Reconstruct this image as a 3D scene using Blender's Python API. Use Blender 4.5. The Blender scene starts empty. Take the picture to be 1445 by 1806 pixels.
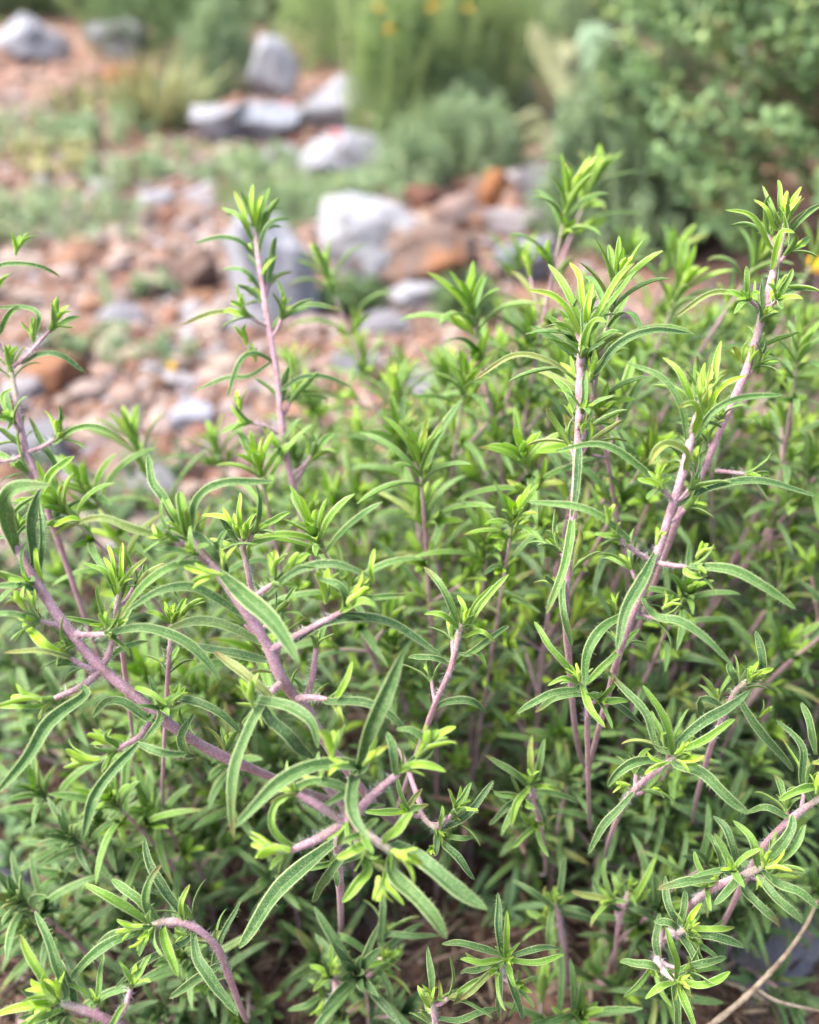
import bpy, math, random
import numpy as np
from mathutils import Vector, noise as mnoise

random.seed(7)
rng = np.random.default_rng(11)
S = bpy.context.scene
COL = S.collection
R = math.radians

# ------------------------------------------------------------------ camera, sky, sun, exposure
PITCH, TANV, CAMZ = R(30), 0.466, 0.50
F = np.array([0, math.cos(PITCH), -math.sin(PITCH)])
U = np.array([0, math.sin(PITCH), math.cos(PITCH)])
X = np.array([1.0, 0, 0])
CAM = np.array([0, 0, CAMZ])
cd = bpy.data.cameras.new('camera'); cam = bpy.data.objects.new('camera', cd); COL.objects.link(cam)
cam.location = CAM; cam.rotation_euler = (R(90) - PITCH, 0, 0)
cd.sensor_fit = 'VERTICAL'; cd.sensor_height = 36; cd.lens = 18 / TANV
cd.clip_start = 0.01; cd.clip_end = 200
cd.dof.use_dof = True; cd.dof.focus_distance = 0.385; cd.dof.aperture_fstop = 5.9
S.camera = cam

w = bpy.data.worlds.new('World'); S.world = w; w.use_nodes = True
nt = w.node_tree; bg = nt.nodes['Background']
sky = nt.nodes.new('ShaderNodeTexSky'); sky.sky_type = 'NISHITA'; sky.sun_disc = False
SUN_EL, SUN_AZ = R(60), R(-100)          # azimuth from +Y towards +X
sky.sun_elevation = SUN_EL; sky.sun_rotation = SUN_AZ; sky.dust_density = 5.0; sky.air_density = 1.0
nt.links.new(sky.outputs[0], bg.inputs[0]); bg.inputs[1].default_value = 0.125
sd = bpy.data.lights.new('sun', 'SUN'); sd.energy = 1.6; sd.angle = R(28); sd.color = (1.0, 0.98, 0.93)
sun = bpy.data.objects.new('sun', sd); COL.objects.link(sun)
sdir = Vector((math.sin(SUN_AZ) * math.cos(SUN_EL), math.cos(SUN_AZ) * math.cos(SUN_EL), math.sin(SUN_EL)))
sun.rotation_euler = sdir.to_track_quat('Z', 'Y').to_euler()
S.view_settings.view_transform = 'Standard'; S.view_settings.look = 'None'
S.view_settings.exposure = 2.05; S.view_settings.gamma = 1.0
S.cycles.use_denoising = True
S.cycles.max_bounces = 8; S.cycles.transmission_bounces = 4; S.cycles.diffuse_bounces = 4

def P(px, py, d):
    """a point of the place: seen at px, py of the 1445 x 1806 photograph, d metres along the view axis"""
    return CAM + d * (F + X * ((px - 722.5) / 903 * TANV) + U * (-(py - 903) / 903 * TANV))
def PXM(d):
    return d * TANV / 903
def G(px, py, z=0.0):
    v = F + X * ((px - 722.5) / 903 * TANV) + U * (-(py - 903) / 903 * TANV)
    return CAM + v * ((z - CAMZ) / v[2])

# ------------------------------------------------------------------ materials
def nodes_of(name):
    m = bpy.data.materials.new(name); m.use_nodes = True
    n = m.node_tree.nodes; l = m.node_tree.links; n.clear()
    out = n.new('ShaderNodeOutputMaterial')
    return m, n, l, out
def N(n, t, **k):
    x = n.new(t)
    for a, b in k.items(): setattr(x, a, b)
    return x
def mix(n, l, fac, a, b, mode='MIX'):
    x = n.new('ShaderNodeMix'); x.data_type = 'RGBA'; x.blend_type = mode
    for s, v in ((0, fac), (6, a), (7, b)):
        if isinstance(v, (int, float)): x.inputs[s].default_value = v
        elif isinstance(v, tuple): x.inputs[s].default_value = (*v, 1)
        else: l.new(v, x.inputs[s])
    return x.outputs[2]
def ramp(n, l, src, stops):
    x = n.new('ShaderNodeValToRGB'); e = x.color_ramp.elements
    while len(e) < len(stops): e.new(0.5)
    for i, (p, c) in enumerate(stops):
        e[i].position = p; e[i].color = (*c, 1) if isinstance(c, tuple) else (c, c, c, 1)
    l.new(src, x.inputs[0]); return x.outputs[0]
def noise_tex(n, l, scale, detail=4, rough=0.55, coord=None):
    x = n.new('ShaderNodeTexNoise'); x.inputs['Scale'].default_value = scale
    x.inputs['Detail'].default_value = detail; x.inputs['Roughness'].default_value = rough
    if coord is not None: l.new(coord, x.inputs['Vector'])
    return x.outputs[0]

def leaf_mat(name, stops, edge, trans=0.32, speck=0.6, edge_w=0.80, brown=True, rough=0.5, sheen=0.06, rib=True):
    """attribute 'leaf': r = age of the leaf, g = its own random number, b = distance from midrib, a = place along it"""
    m, n, l, out = nodes_of(name)
    at = N(n, 'ShaderNodeAttribute', attribute_name='leaf')
    sp = n.new('ShaderNodeSeparateColor'); l.new(at.outputs['Color'], sp.inputs[0])
    tc = n.new('ShaderNodeTexCoord')
    base = ramp(n, l, sp.outputs[0], stops)
    hs = n.new('ShaderNodeHueSaturation'); l.new(base, hs.inputs['Color'])
    mr = n.new('ShaderNodeMapRange'); l.new(sp.outputs[1], mr.inputs[0])
    mr.inputs[3].default_value = 0.80; mr.inputs[4].default_value = 1.25; l.new(mr.outputs[0], hs.inputs['Value'])
    mh = n.new('ShaderNodeMapRange'); l.new(sp.outputs[1], mh.inputs[0])
    mh.inputs[3].default_value = 0.515; mh.inputs[4].default_value = 0.49; l.new(mh.outputs[0], hs.inputs['Hue'])
    c = hs.outputs[0]
    c = mix(n, l, ramp(n, l, sp.outputs[1], [(0.945, 0.0), (0.96, 0.55)]), c, (0.30, 0.29, 0.07))
    big = noise_tex(n, l, 260, 3, 0.6, tc.outputs['Object'])
    c = mix(n, l, ramp(n, l, big, [(0.40, 0.0), (0.75, 0.16)]), c, edge)
    fine = noise_tex(n, l, 2300, 2, 0.6, tc.outputs['Object'])
    c = mix(n, l, ramp(n, l, fine, [(0.55, 0.0), (0.72, speck)]), c, tuple(min(1, x * 1.35) for x in edge))
    if rib:
        c = mix(n, l, ramp(n, l, sp.outputs[2], [(0.0, 0.30), (0.09, 0.0)]), c, edge)
    c = mix(n, l, ramp(n, l, sp.outputs[2], [(edge_w, 0.0), (min(0.98, edge_w + 0.10), 0.95)]), c, edge)
    if brown:
        # dry yellow and brown tips on some leaves
        a1 = ramp(n, l, at.outputs['Alpha'], [(0.72, 0.0), (0.97, 1.0)])
        a2 = ramp(n, l, sp.outputs[1], [(0.80, 0.0), (0.86, 0.85)])
        nz = ramp(n, l, big, [(0.4, 0.2), (0.6, 1.0)])
        f = N(n, 'ShaderNodeMath', operation='MULTIPLY'); l.new(a1, f.inputs[0]); l.new(a2, f.inputs[1])
        f2 = N(n, 'ShaderNodeMath', operation='MULTIPLY'); l.new(f.outputs[0], f2.inputs[0]); l.new(nz, f2.inputs[1])
        c = mix(n, l, f2.outputs[0], c, (0.20, 0.11, 0.04))
    pb = n.new('ShaderNodeBsdfPrincipled'); l.new(c, pb.inputs['Base Color'])
    pb.inputs['Roughness'].default_value = rough; pb.inputs['Specular IOR Level'].default_value = 0.35
    pb.inputs['Sheen Weight'].default_value = sheen; pb.inputs['Sheen Roughness'].default_value = 0.4
    bp = n.new('ShaderNodeBump'); bp.inputs['Strength'].default_value = 0.35; bp.inputs['Distance'].default_value = 0.0004
    l.new(fine, bp.inputs['Height']); l.new(bp.outputs[0], pb.inputs['Normal'])
    tr = n.new('ShaderNodeBsdfTranslucent')
    l.new(mix(n, l, 0.55, c, mix(n, l, 1.0, c, (1.5, 1.7, 0.5), 'MULTIPLY')), tr.inputs['Color'])
    ms = n.new('ShaderNodeMixShader'); ms.inputs[0].default_value = trans
    l.new(pb.outputs[0], ms.inputs[1]); l.new(tr.outputs[0], ms.inputs[2]); l.new(ms.outputs[0], out.inputs[0])
    return m

def stem_mat(name, young, old, hairc):
    """attribute 'leaf': r = 0 at the young top, 1 at the woody foot; b = 1 on hairs"""
    m, n, l, out = nodes_of(name)
    at = N(n, 'ShaderNodeAttribute', attribute_name='leaf')
    sp = n.new('ShaderNodeSeparateColor'); l.new(at.outputs['Color'], sp.inputs[0])
    tc = n.new('ShaderNodeTexCoord')
    c = ramp(n, l, sp.outputs[0], [(0.0, (0.36, 0.34, 0.20)), (0.035, young), (0.45, tuple((a + b) / 2 for a, b in zip(young, old))), (1.0, old)])
    fine = noise_tex(n, l, 1500, 3, 0.65, tc.outputs['Object'])
    hf = N(n, 'ShaderNodeMath', operation='MULTIPLY'); l.new(ramp(n, l, fine, [(0.44, 0.0), (0.66, 0.62)]), hf.inputs[0])
    l.new(ramp(n, l, sp.outputs[0], [(0.4, 1.0), (0.85, 0.15)]), hf.inputs[1])
    c = mix(n, l, hf.outputs[0], c, hairc)
    big = noise_tex(n, l, 140, 3, 0.6, tc.outputs['Object'])
    c = mix(n, l, ramp(n, l, big, [(0.5, 0.0), (0.72, 0.65)]), c, (0.15, 0.085, 0.075))
    pat = noise_tex(n, l, 60, 4, 0.6, tc.outputs['Object'])
    c = mix(n, l, ramp(n, l, pat, [(0.54, 0.0), (0.70, 0.4)]), c, (0.27, 0.25, 0.15))
    c = mix(n, l, sp.outputs[2], c, (0.75, 0.76, 0.72))
    pb = n.new('ShaderNodeBsdfPrincipled'); l.new(c, pb.inputs['Base Color'])
    pb.inputs['Roughness'].default_value = 0.7; pb.inputs['Sheen Weight'].default_value = 0.15
    pb.inputs['Sheen Roughness'].default_value = 0.35; pb.inputs['Specular IOR Level'].default_value = 0.25
    bp = n.new('ShaderNodeBump'); bp.inputs['Strength'].default_value = 0.5; bp.inputs['Distance'].default_value = 0.0006
    l.new(fine, bp.inputs['Height']); l.new(bp.outputs[0], pb.inputs['Normal'])
    l.new(pb.outputs[0], out.inputs[0])
    return m

def rock_mat(name, c1, c2, patch=None, ps=9.0, pt=0.55, scale=14.0):
    c1, c2 = (tuple(x * f for x, f in zip(q, (.58, .59, .62))) for q in (c1, c2)); _ = (tuple(x * .80 for x in q) for q in (c1, c2)); patch = patch and tuple(x * .8 for x in patch)
    m, n, l, out = nodes_of(name)
    tc = n.new('ShaderNodeTexCoord'); v = tc.outputs['Object']
    a = noise_tex(n, l, scale, 8, 0.65, v)
    c = mix(n, l, ramp(n, l, a, [(0.35, 0.0), (0.65, 1.0)]), c1, c2)
    b = noise_tex(n, l, scale * 9, 6, 0.7, v)
    c = mix(n, l, ramp(n, l, b, [(0.35, 0.45), (0.6, 0.0)]), c, tuple(x * 0.55 for x in c1))
    if patch:
        pnz = noise_tex(n, l, ps, 5, 0.6, v)
        c = mix(n, l, ramp(n, l, pnz, [(pt, 0.0), (pt + 0.08, 0.95)]), c, patch)
    vo = n.new('ShaderNodeTexVoronoi'); vo.feature = 'DISTANCE_TO_EDGE'; vo.inputs['Scale'].default_value = scale * 1.3; l.new(v, vo.inputs['Vector'])
    c = mix(n, l, ramp(n, l, vo.outputs[0], [(0.0, 0.5), (0.02, 0.0)]), c, tuple(x * 0.4 for x in c1))
    pb = n.new('ShaderNodeBsdfPrincipled'); l.new(c, pb.inputs['Base Color']); pb.inputs['Roughness'].default_value = 0.85
    pb.inputs['Specular IOR Level'].default_value = 0.25
    bp = n.new('ShaderNodeBump'); bp.inputs['Strength'].default_value = 0.6; bp.inputs['Distance'].default_value = 0.01
    l.new(b, bp.inputs['Height']); l.new(bp.outputs[0], pb.inputs['Normal'])
    l.new(pb.outputs[0], out.inputs[0]); return m

def attr_mat(name, rough=0.85, vary=0.5, scale=120):
    """colour from the attribute 'leaf' (each pebble or litter piece has its own colour), broken up by noise"""
    m, n, l, out = nodes_of(name)
    at = N(n, 'ShaderNodeAttribute', attribute_name='leaf'); tc = n.new('ShaderNodeTexCoord')
    a = noise_tex(n, l, scale, 5, 0.65, tc.outputs['Object'])
    c = mix(n, l, ramp(n, l, a, [(0.35, vary), (0.62, 0.0)]), at.outputs['Color'], mix(n, l, 1.0, at.outputs['Color'], (0.45, 0.40, 0.38), 'MULTIPLY'))
    pb = n.new('ShaderNodeBsdfPrincipled'); l.new(c, pb.inputs['Base Color']); pb.inputs['Roughness'].default_value = rough
    pb.inputs['Specular IOR Level'].default_value = 0.25
    l.new(pb.outputs[0], out.inputs[0]); return m

def plain_mat(name, c, c2=None, scale=60, rough=0.6, trans=0.0):
    m, n, l, out = nodes_of(name)
    tc = n.new('ShaderNodeTexCoord')
    a = noise_tex(n, l, scale, 4, 0.6, tc.outputs['Object'])
    col = mix(n, l, ramp(n, l, a, [(0.35, 0.0), (0.65, 1.0)]), c, c2 or tuple(x * 0.6 for x in c))
    pb = n.new('ShaderNodeBsdfPrincipled'); l.new(col, pb.inputs['Base Color']); pb.inputs['Roughness'].default_value = rough
    if trans:
        tr = n.new('ShaderNodeBsdfTranslucent'); l.new(col, tr.inputs[0])
        ms = n.new('ShaderNodeMixShader'); ms.inputs[0].default_value = trans
        l.new(pb.outputs[0], ms.inputs[1]); l.new(tr.outputs[0], ms.inputs[2]); l.new(ms.outputs[0], out.inputs[0])
    else: l.new(pb.outputs[0], out.inputs[0])
    return m

EDGE = (0.42, 0.50, 0.24)
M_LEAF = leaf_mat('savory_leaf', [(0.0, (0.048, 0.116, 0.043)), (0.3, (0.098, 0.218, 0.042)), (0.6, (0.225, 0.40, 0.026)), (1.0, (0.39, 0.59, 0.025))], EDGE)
M_STEM = stem_mat('savory_stem', (0.44, 0.225, 0.275), (0.15, 0.11, 0.09), (0.64, 0.53, 0.57))
M_BUSH = leaf_mat('bush_leaf', [(0.0, (0.11, 0.20, 0.08)), (0.5, (0.21, 0.34, 0.14)), (0.85, (0.37, 0.48, 0.21)), (1.0, (0.36, 0.17, 0.07))], (0.26, 0.36, 0.2), 0.35, 0.0, 0.9, False, 0.45, 0.0)
M_WISP = leaf_mat('wispy_green', [(0.0, (0.25, 0.33, 0.18)), (0.5, (0.40, 0.50, 0.27)), (1.0, (0.56, 0.62, 0.35))], (0.5, 0.58, 0.36), 0.45, 0.0, 0.9, False, 0.55, 0.0)
M_GREY = leaf_mat('grey_green', [(0.0, (0.17, 0.27, 0.14)), (0.5, (0.31, 0.43, 0.24)), (1.0, (0.47, 0.56, 0.34))], (0.34, 0.42, 0.3), 0.35, 0.0, 0.9, False, 0.6, 0.2)
M_DRY = leaf_mat('dry_yellow_green', [(0.0, (0.24, 0.25, 0.10)), (0.5, (0.40, 0.40, 0.17)), (1.0, (0.52, 0.48, 0.24))], (0.5, 0.5, 0.3), 0.2, 0.0, 0.9, False, 0.6, 0.0)
M_DARK = leaf_mat('dark_green', [(0.0, (0.055, 0.11, 0.045)), (0.5, (0.12, 0.21, 0.08)), (1.0, (0.23, 0.34, 0.13))], (0.16, 0.26, 0.12), 0.2, 0.0, 0.9, False, 0.55, 0.0)
M_WOOD = plain_mat('brown_twig', (0.22, 0.14, 0.11), (0.11, 0.07, 0.055), 200, 0.8)
M_DEAD = plain_mat('dead_twig', (0.40, 0.33, 0.23), (0.17, 0.12, 0.08), 220, 0.8)
M_PEB = attr_mat('pebble'); M_LIT = attr_mat('litter', 0.8, 0.6, 300)
M_YEL = plain_mat('yellow_petal', (0.85, 0.55, 0.02), (0.75, 0.42, 0.01), 80, 0.5, 0.25)
M_PINK = plain_mat('pink_petal', (0.62, 0.24, 0.27), (0.5, 0.16, 0.2), 80, 0.5, 0.25)

# ------------------------------------------------------------------ mesh building
class MB:
    def __init__(s): s.V = []; s.Fq = []; s.A = []; s.n = 0
    def add(s, V, Fc, A):
        V = np.asarray(V, float).reshape(-1, 3); s.V.append(V)
        s.Fq.append(np.asarray(Fc, int) + s.n); s.A.append(np.broadcast_to(np.asarray(A, float), (len(V), 4))); s.n += len(V)
    def build(s, name, mat, parent=None, smooth=True, loc=None):
        me = bpy.data.meshes.new(name)
        if s.n:
            V = np.concatenate(s.V); A = np.concatenate(s.A)
            if loc is not None: V = V - np.asarray(loc)
            me.vertices.add(len(V)); me.vertices.foreach_set('co', V.astype(np.float32).ravel())
            loops = np.concatenate([f.ravel() for f in s.Fq]); sizes = np.concatenate([np.full(len(f), f.shape[1]) for f in s.Fq])
            starts = np.concatenate([[0], np.cumsum(sizes)[:-1]])
            me.loops.add(len(loops)); me.loops.foreach_set('vertex_index', loops.astype(np.int32))
            me.polygons.add(len(sizes)); me.polygons.foreach_set('loop_start', starts.astype(np.int32))
            me.polygons.foreach_set('loop_total', sizes.astype(np.int32))
            me.polygons.foreach_set('use_smooth', np.full(len(sizes), smooth))
            at = me.attributes.new('leaf', 'FLOAT_COLOR', 'POINT'); at.data.foreach_set('color', A.astype(np.float32).ravel())
            me.update(calc_edges=True)
        me.materials.append(mat)
        o = bpy.data.objects.new(name, me); COL.objects.link(o)
        if parent is not None: o.parent = parent
        if loc is not None: o.location = loc
        return o

def tag(o, label=None, cat=None, group=None, kind=None):
    if label: o['label'] = label
    if cat: o['category'] = cat
    if group: o['group'] = group
    if kind: o['kind'] = kind
    return o
def empty(name, loc):
    o = bpy.data.objects.new(name, None); o.empty_display_size = 0.05; o.location = loc; COL.objects.link(o); return o
def unit(v): 
    v = np.asarray(v, float); return v / (np.linalg.norm(v, axis=-1, keepdims=True) + 1e-12)
def cr(pts, n):
    """smooth curve through the points, n + 1 samples evenly spaced"""
    p = np.asarray(pts, float)
    if len(p) == 2: return p[0] + (p[1] - p[0]) * np.linspace(0, 1, n + 1)[:, None]
    q = np.vstack([2 * p[0] - p[1], p, 2 * p[-1] - p[-2]]); out = []
    for i in range(1, len(q) - 2):
        t = np.linspace(0, 1, 16, endpoint=False)[:, None]
        a, b, c, d = q[i - 1], q[i], q[i + 1], q[i + 2]
        out.append(0.5 * ((2 * b) + (-a + c) * t + (2 * a - 5 * b + 4 * c - d) * t * t + (-a + 3 * b - 3 * c + d) * t ** 3))
    out = np.vstack(out + [p[-1:]])
    s = np.concatenate([[0], np.cumsum(np.linalg.norm(np.diff(out, axis=0), axis=1))]); u = np.linspace(0, s[-1], n + 1)
    return np.stack([np.interp(u, s, out[:, k]) for k in range(3)], 1)
def tube(mb, pts, rad, k=6, A=(0.5, 0.5, 0, 0), age=None, cap=True):
    C = np.asarray(pts, float); n = len(C); rad = np.broadcast_to(np.asarray(rad, float), (n,))
    T = unit(np.gradient(C, axis=0)); h = np.array([0.3, 0.2, 1.0]) if abs(T[0][2]) < 0.9 else np.array([1.0, 0.2, 0])
    nr = unit(h - T[0] * (h @ T[0])); Ns = []
    for i in range(n):
        nr = unit(nr - T[i] * (nr @ T[i])); Ns.append(nr)
    Ns = np.array(Ns); B = np.cross(T, Ns); a = np.linspace(0, 2 * math.pi, k, endpoint=False)
    V = C[:, None] + rad[:, None, None] * (Ns[:, None] * np.cos(a)[None, :, None] + B[:, None] * np.sin(a)[None, :, None])
    i = np.arange(n - 1)[:, None] * k; j = np.arange(k)[None]; j2 = (j + 1) % k
    Fc = np.stack([i + j, i + j2, i + k + j2, i + k + j], -1).reshape(-1, 4)
    At = np.tile(np.asarray(A, float), (n * k, 1))
    if age is not None: At[:, 0] = np.repeat(np.broadcast_to(age, (n,)), k)
    mb.add(V, Fc, At)

WT = np.array([0, .06, .15, .3, .5, .7, .85, .94, 1.0]); WW = np.array([.44, .54, .74, .95, 1.0, .93, .73, .48, .12])
RINGS = {
    2: (np.array([-1, -.86, -.55, -.25, -.08, 0, .08, .25, .55, .86, 1, .6, .12, 0, -.12, -.6]), 11),
    1: (np.array([-1, -.5, 0, .5, 1, .4, -.4]), 5),
    0: (np.array([-1.0, 0.0, 1.0, 0.0]), 3),
}
def leaf_surface(mb, C, Nn, W, tone, rnd, lod, fold=0.35, thick=0.22, prof=None):
    """C: (m, n+1, 3) midlines, Nn: (m, n+1, 3) upper-side normals, W: half widths (m)"""
    m, n1, _ = C.shape; T = unit(np.gradient(C, axis=1)); Nn = unit(Nn - T * (Nn * T).sum(-1, keepdims=True)); B = np.cross(Nn, T)
    t = np.linspace(0, 1, n1); wt = np.interp(t, *(prof or (WT, WW)))[None, :, None] * np.asarray(W)[:, None, None]
    if lod == 2:
        wt = wt * (1 + .07 * np.sin(rng.uniform(0, 6.3, (m, 1, 1)) + t[None, :, None] * rng.uniform(8, 16, (m, 1, 1))))
        wob = np.sin(rng.uniform(0, 6.3, (m, 1, 1)) + t[None, :, None] * rng.uniform(5, 11, (m, 1, 1))) * t[None, :, None] * np.asarray(W)[:, None, None]
        C = C + B * wob * .22 + Nn * np.roll(wob, 3, 1) * .25
    u, nt_ = RINGS[lod]; k = len(u); fold = np.broadcast_to(np.asarray(fold, float), (m,))[:, None, None]
    au = np.abs(u)
    z = fold * (u ** 2)[None, None] * wt
    zt = np.where((np.arange(k) < nt_) & (au < 0.3), -0.10 * np.exp(-(u / 0.1) ** 2), 0.0)
    z = z + zt[None, None] * wt
    low = np.where(np.arange(k) >= nt_, 1.0, 0.0)
    z = z - low[None, None] * thick * wt * (1 - 0.5 * au)[None, None]
    if lod == 2:
        rim = np.where(au >= 0.999, -0.16, np.where(au > 0.8, 0.03, 0.0)); z = z + rim[None, None] * wt
    V = C[:, :, None] + B[:, :, None] * (u[None, None] * wt)[..., None] + Nn[:, :, None] * z[..., None]
    A = np.zeros((m, n1, k, 4)); A[..., 0] = np.asarray(tone)[:, None, None]; A[..., 1] = np.asarray(rnd)[:, None, None]
    A[..., 2] = au[None, None]; A[..., 3] = t[None, :, None]
    o = (np.arange(m) * n1 * k)[:, None, None]; i = (np.arange(n1 - 1) * k)[None, :, None]; j = np.arange(k)[None, None]; j2 = (j + 1) % k
    Fc = np.stack([o + i + j, o + i + j2, o + i + k + j2, o + i + k + j], -1).reshape(-1, 4)
    mb.add(V, Fc, A.reshape(-1, 4))

class Leaves:
    """leaves that spring from a stem and bend away from it; built in one go"""
    def __init__(s): s.r = []
    def add(s, p, axis, out, L, W, th0, th1, tone, rnd=None, tw=0.0):
        s.r.append((*p, *axis, *out, L, W, th0, th1, tone, random.random() if rnd is None else rnd, tw))
    def into(s, mb, lod):
        if not s.r: return
        a = np.array(s.r); n = {2: 18, 1: 8, 0: 5}[lod]
        ax = unit(a[:, 3:6]); ou = unit(a[:, 6:9] - ax * (a[:, 6:9] * ax).sum(1, keepdims=True)); sd_ = np.cross(ax, ou)
        t = np.linspace(0, 1, n + 1); th = a[:, 11:12] + (a[:, 12:13] - a[:, 11:12]) * t[None] ** 1.15
        d = ax[:, None] * np.cos(th)[..., None] + ou[:, None] * np.sin(th)[..., None] + sd_[:, None] * (a[:, 15:16] * t[None])[..., None]
        st = d[:, :-1] * 0.5 + d[:, 1:] * 0.5
        C = a[:, None, 0:3] + np.concatenate([np.zeros((len(a), 1, 3)), np.cumsum(st, 1)], 1) * (a[:, 9] / n)[:, None, None]
        Nn = ax[:, None] * np.sin(th)[..., None] - ou[:, None] * np.cos(th)[..., None] + sd_[:, None] * (a[:, 15:16] * 0.8 * t[None])[..., None]
        leaf_surface(mb, C, Nn, a[:, 10] / 2, a[:, 13], a[:, 14], lod, fold=0.35 + 0.4 * a[:, 14])

def frame_of(axis, az):
    axis = unit(axis); h = np.array([1.0, 0, 0]) if abs(axis[0]) < 0.8 else np.array([0, 1.0, 0])
    a = unit(h - axis * (h @ axis)); b = np.cross(axis, a)
    return a * math.cos(az) + b * math.sin(az)

LEAF = 0.036
def bud(L, p, axis, size, n=4, tone=0.9, az=None):
    """a little cluster of young leaves in a leaf axil"""
    az = random.uniform(0, 6.3) if az is None else az
    for i in range(n):
        o = frame_of(axis, az + i * math.pi / 2 * (1 if i < 4 else 1.37) + random.uniform(-.3, .3))
        inner = i >= 2
        L.add(p, axis, o, size * random.uniform(.8, 1.15) * (0.8 if inner else 1), size * random.uniform(.18, .25), R(random.uniform(6, 20)), R(random.uniform(12, 34) if inner else random.uniform(28, 75)), min(1, tone + random.uniform(-.12, .1)))
def tip_cluster(L, p, axis, size, az, bright=1.0, spread=1.0):
    seq = [(-.46, .92, 24, 86, .40), (-.32, .84, 20, 66, .52), (-.20, .76, 16, 50, .66), (-.10, .68, 14, 38, .78), (-.02, .58, 13, 32, .9), (.04, .48, 11, 24, .95), (.10, .38, 9, 18, 1.0), (.15, .26, 5, 12, 1.0)]
    for i, (o, l, t0, t1, tn) in enumerate(seq):
        for k in (0, 1):
            out = frame_of(axis, az + i * math.pi / 2 + k * math.pi + random.uniform(-.18, .18))
            L.add(p + unit(axis) * o * size * .55, axis, out, size * l * random.uniform(.82, 1.12), size * random.uniform(.09, .118), R(t0 * random.uniform(.7, 1.3)), R(t1 * random.uniform(.6, 1.35) * spread), min(1, tn * bright + random.uniform(-.06, .06)), tw=random.uniform(-.2, .2))

def shoot(base, tip, bend, size, lod, r0, bright=1.0, leaf_from=0.3, nn=None, hairs=0, droop=1.0):
    """one shoot: (stem mesh builder, foliage mesh builder, tip mesh builder)"""
    base = np.asarray(base, float); tip = np.asarray(tip, float); d = tip - base; Ls = np.linalg.norm(d)
    mid1 = base + d * 0.35 + bend; mid2 = base + d * 0.72 + bend * 0.55
    C = cr([base, mid1, mid2, tip], 26); L = np.linalg.norm(np.diff(C, axis=0), axis=1).sum()
    st = MB(); t = np.linspace(0, 1, 27)
    tube(st, C, r0 * (1.15 - 0.6 * t), 7 if lod else 5, age=np.clip(1 - t * 1.05, 0, 1))
    T = unit(np.gradient(C, axis=0)); fo = Leaves(); tp = Leaves(); az = random.uniform(0, 6.3)
    tip_cluster(tp, C[-1], T[-1], size * LEAF, az, bright)
    s = size * LEAF * 0.42; k = 0
    while s < L * (1 - leaf_from):
        u = 1 - s / L; i = min(26, int(round(u * 26))); p, ax = C[i], T[i]; az += math.pi / 2 + random.uniform(-.15, .15)
        age = min(1, s / (size * LEAF * 4)); 
        for q in (0, 1):
            if random.random() < 0.06: continue
            out = frame_of(ax, az + q * math.pi)
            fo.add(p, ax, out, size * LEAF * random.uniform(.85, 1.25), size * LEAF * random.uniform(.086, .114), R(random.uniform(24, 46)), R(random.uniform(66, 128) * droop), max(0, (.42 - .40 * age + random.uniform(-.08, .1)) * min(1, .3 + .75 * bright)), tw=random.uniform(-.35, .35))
            if k > 0 or random.random() < .6:
                bl = size * LEAF * random.uniform(.28, .52); bx = unit(ax * 0.75 + out * 0.65)
                if random.random() < 0.35 and age > .35:
                    e = p + bx * size * LEAF * random.uniform(.3, .8); tube(st, cr([p, e], 3), r0 * .45, 5, age=0.2); 
                    bud(fo, e, unit(bx + np.array([0, 0, .5])), bl * 1.35, 6, .82 * bright)
                else: bud(fo, p + bx * r0, bx, bl, 4, .8 * bright)
        s += size * LEAF * random.uniform(.5, .8) * (0.8 + 0.5 * age); k += 1
    fb = MB(); fo.into(fb, lod); tb = MB(); tp.into(tb, lod)
    if hairs: stem_hairs(st, C, r0, hairs)
    return st, fb, tb
def stem_hairs(mb, C, r, n, ln=0.0022):
    T = unit(np.gradient(C, axis=0)); V = []; m = len(C)
    idx = rng.integers(1, m - 1, n); f = rng.random(n)[:, None]
    p = C[idx] * (1 - f) + C[idx - 1] * f; t = T[idx]
    o = rng.normal(size=(n, 3)); o = unit(o - t * (o * t).sum(1, keepdims=True))
    p = p + o * (r * 0.85); l = (ln * rng.uniform(.5, 1.3, n))[:, None]
    b = np.cross(t, o); w_ = 0.000048
    e = p + (o + t * rng.normal(0, .6, (n, 1)) + b * rng.normal(0, .6, (n, 1))) * l
    V = np.stack([p + t * w_, p - t * w_ * .5 + b * w_, p - t * w_ * .5 - b * w_, e], 1).reshape(-1, 3)
    q = (np.arange(n) * 4)[:, None]
    Fc = np.concatenate([q + np.array([[0, 1, 3]]), q + np.array([[1, 2, 3]]), q + np.array([[2, 0, 3]])])
    mb.add(V, Fc, (0.2, 0.5, 1.0, 0))
# ------------------------------------------------------------------ ground
def gz(x, y):
    return 0.012 * mnoise.noise(Vector((x * 3.1, y * 3.1, 0))) + 0.006 * mnoise.noise(Vector((x * 11, y * 11, 3))) + min(.30, max(0, y - 3.2) * 0.055)
ys = np.concatenate([np.linspace(-.6, 3.2, 150), np.geomspace(3.25, 70, 60)]); us_ = np.linspace(-1, 1, 161)
gv = np.array([[u * (1.3 + .75 * max(0, y)) , y, gz(u * (1.3 + .75 * max(0, y)), y)] for y in ys for u in us_])
i = np.arange(len(ys) - 1)[:, None] * 161; j = np.arange(160)[None]
gb = MB(); gb.add(gv, np.stack([i + j, i + j + 1, i + j + 162, i + j + 161], -1).reshape(-1, 4), (0, 0, 0, 0))
m, n, l, out = nodes_of('stony_soil'); tc = n.new('ShaderNodeTexCoord'); v = tc.outputs['Object']
a = noise_tex(n, l, 5, 8, .65, v); b = noise_tex(n, l, 55, 6, .7, v); e = noise_tex(n, l, 300, 4, .7, v)
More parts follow.
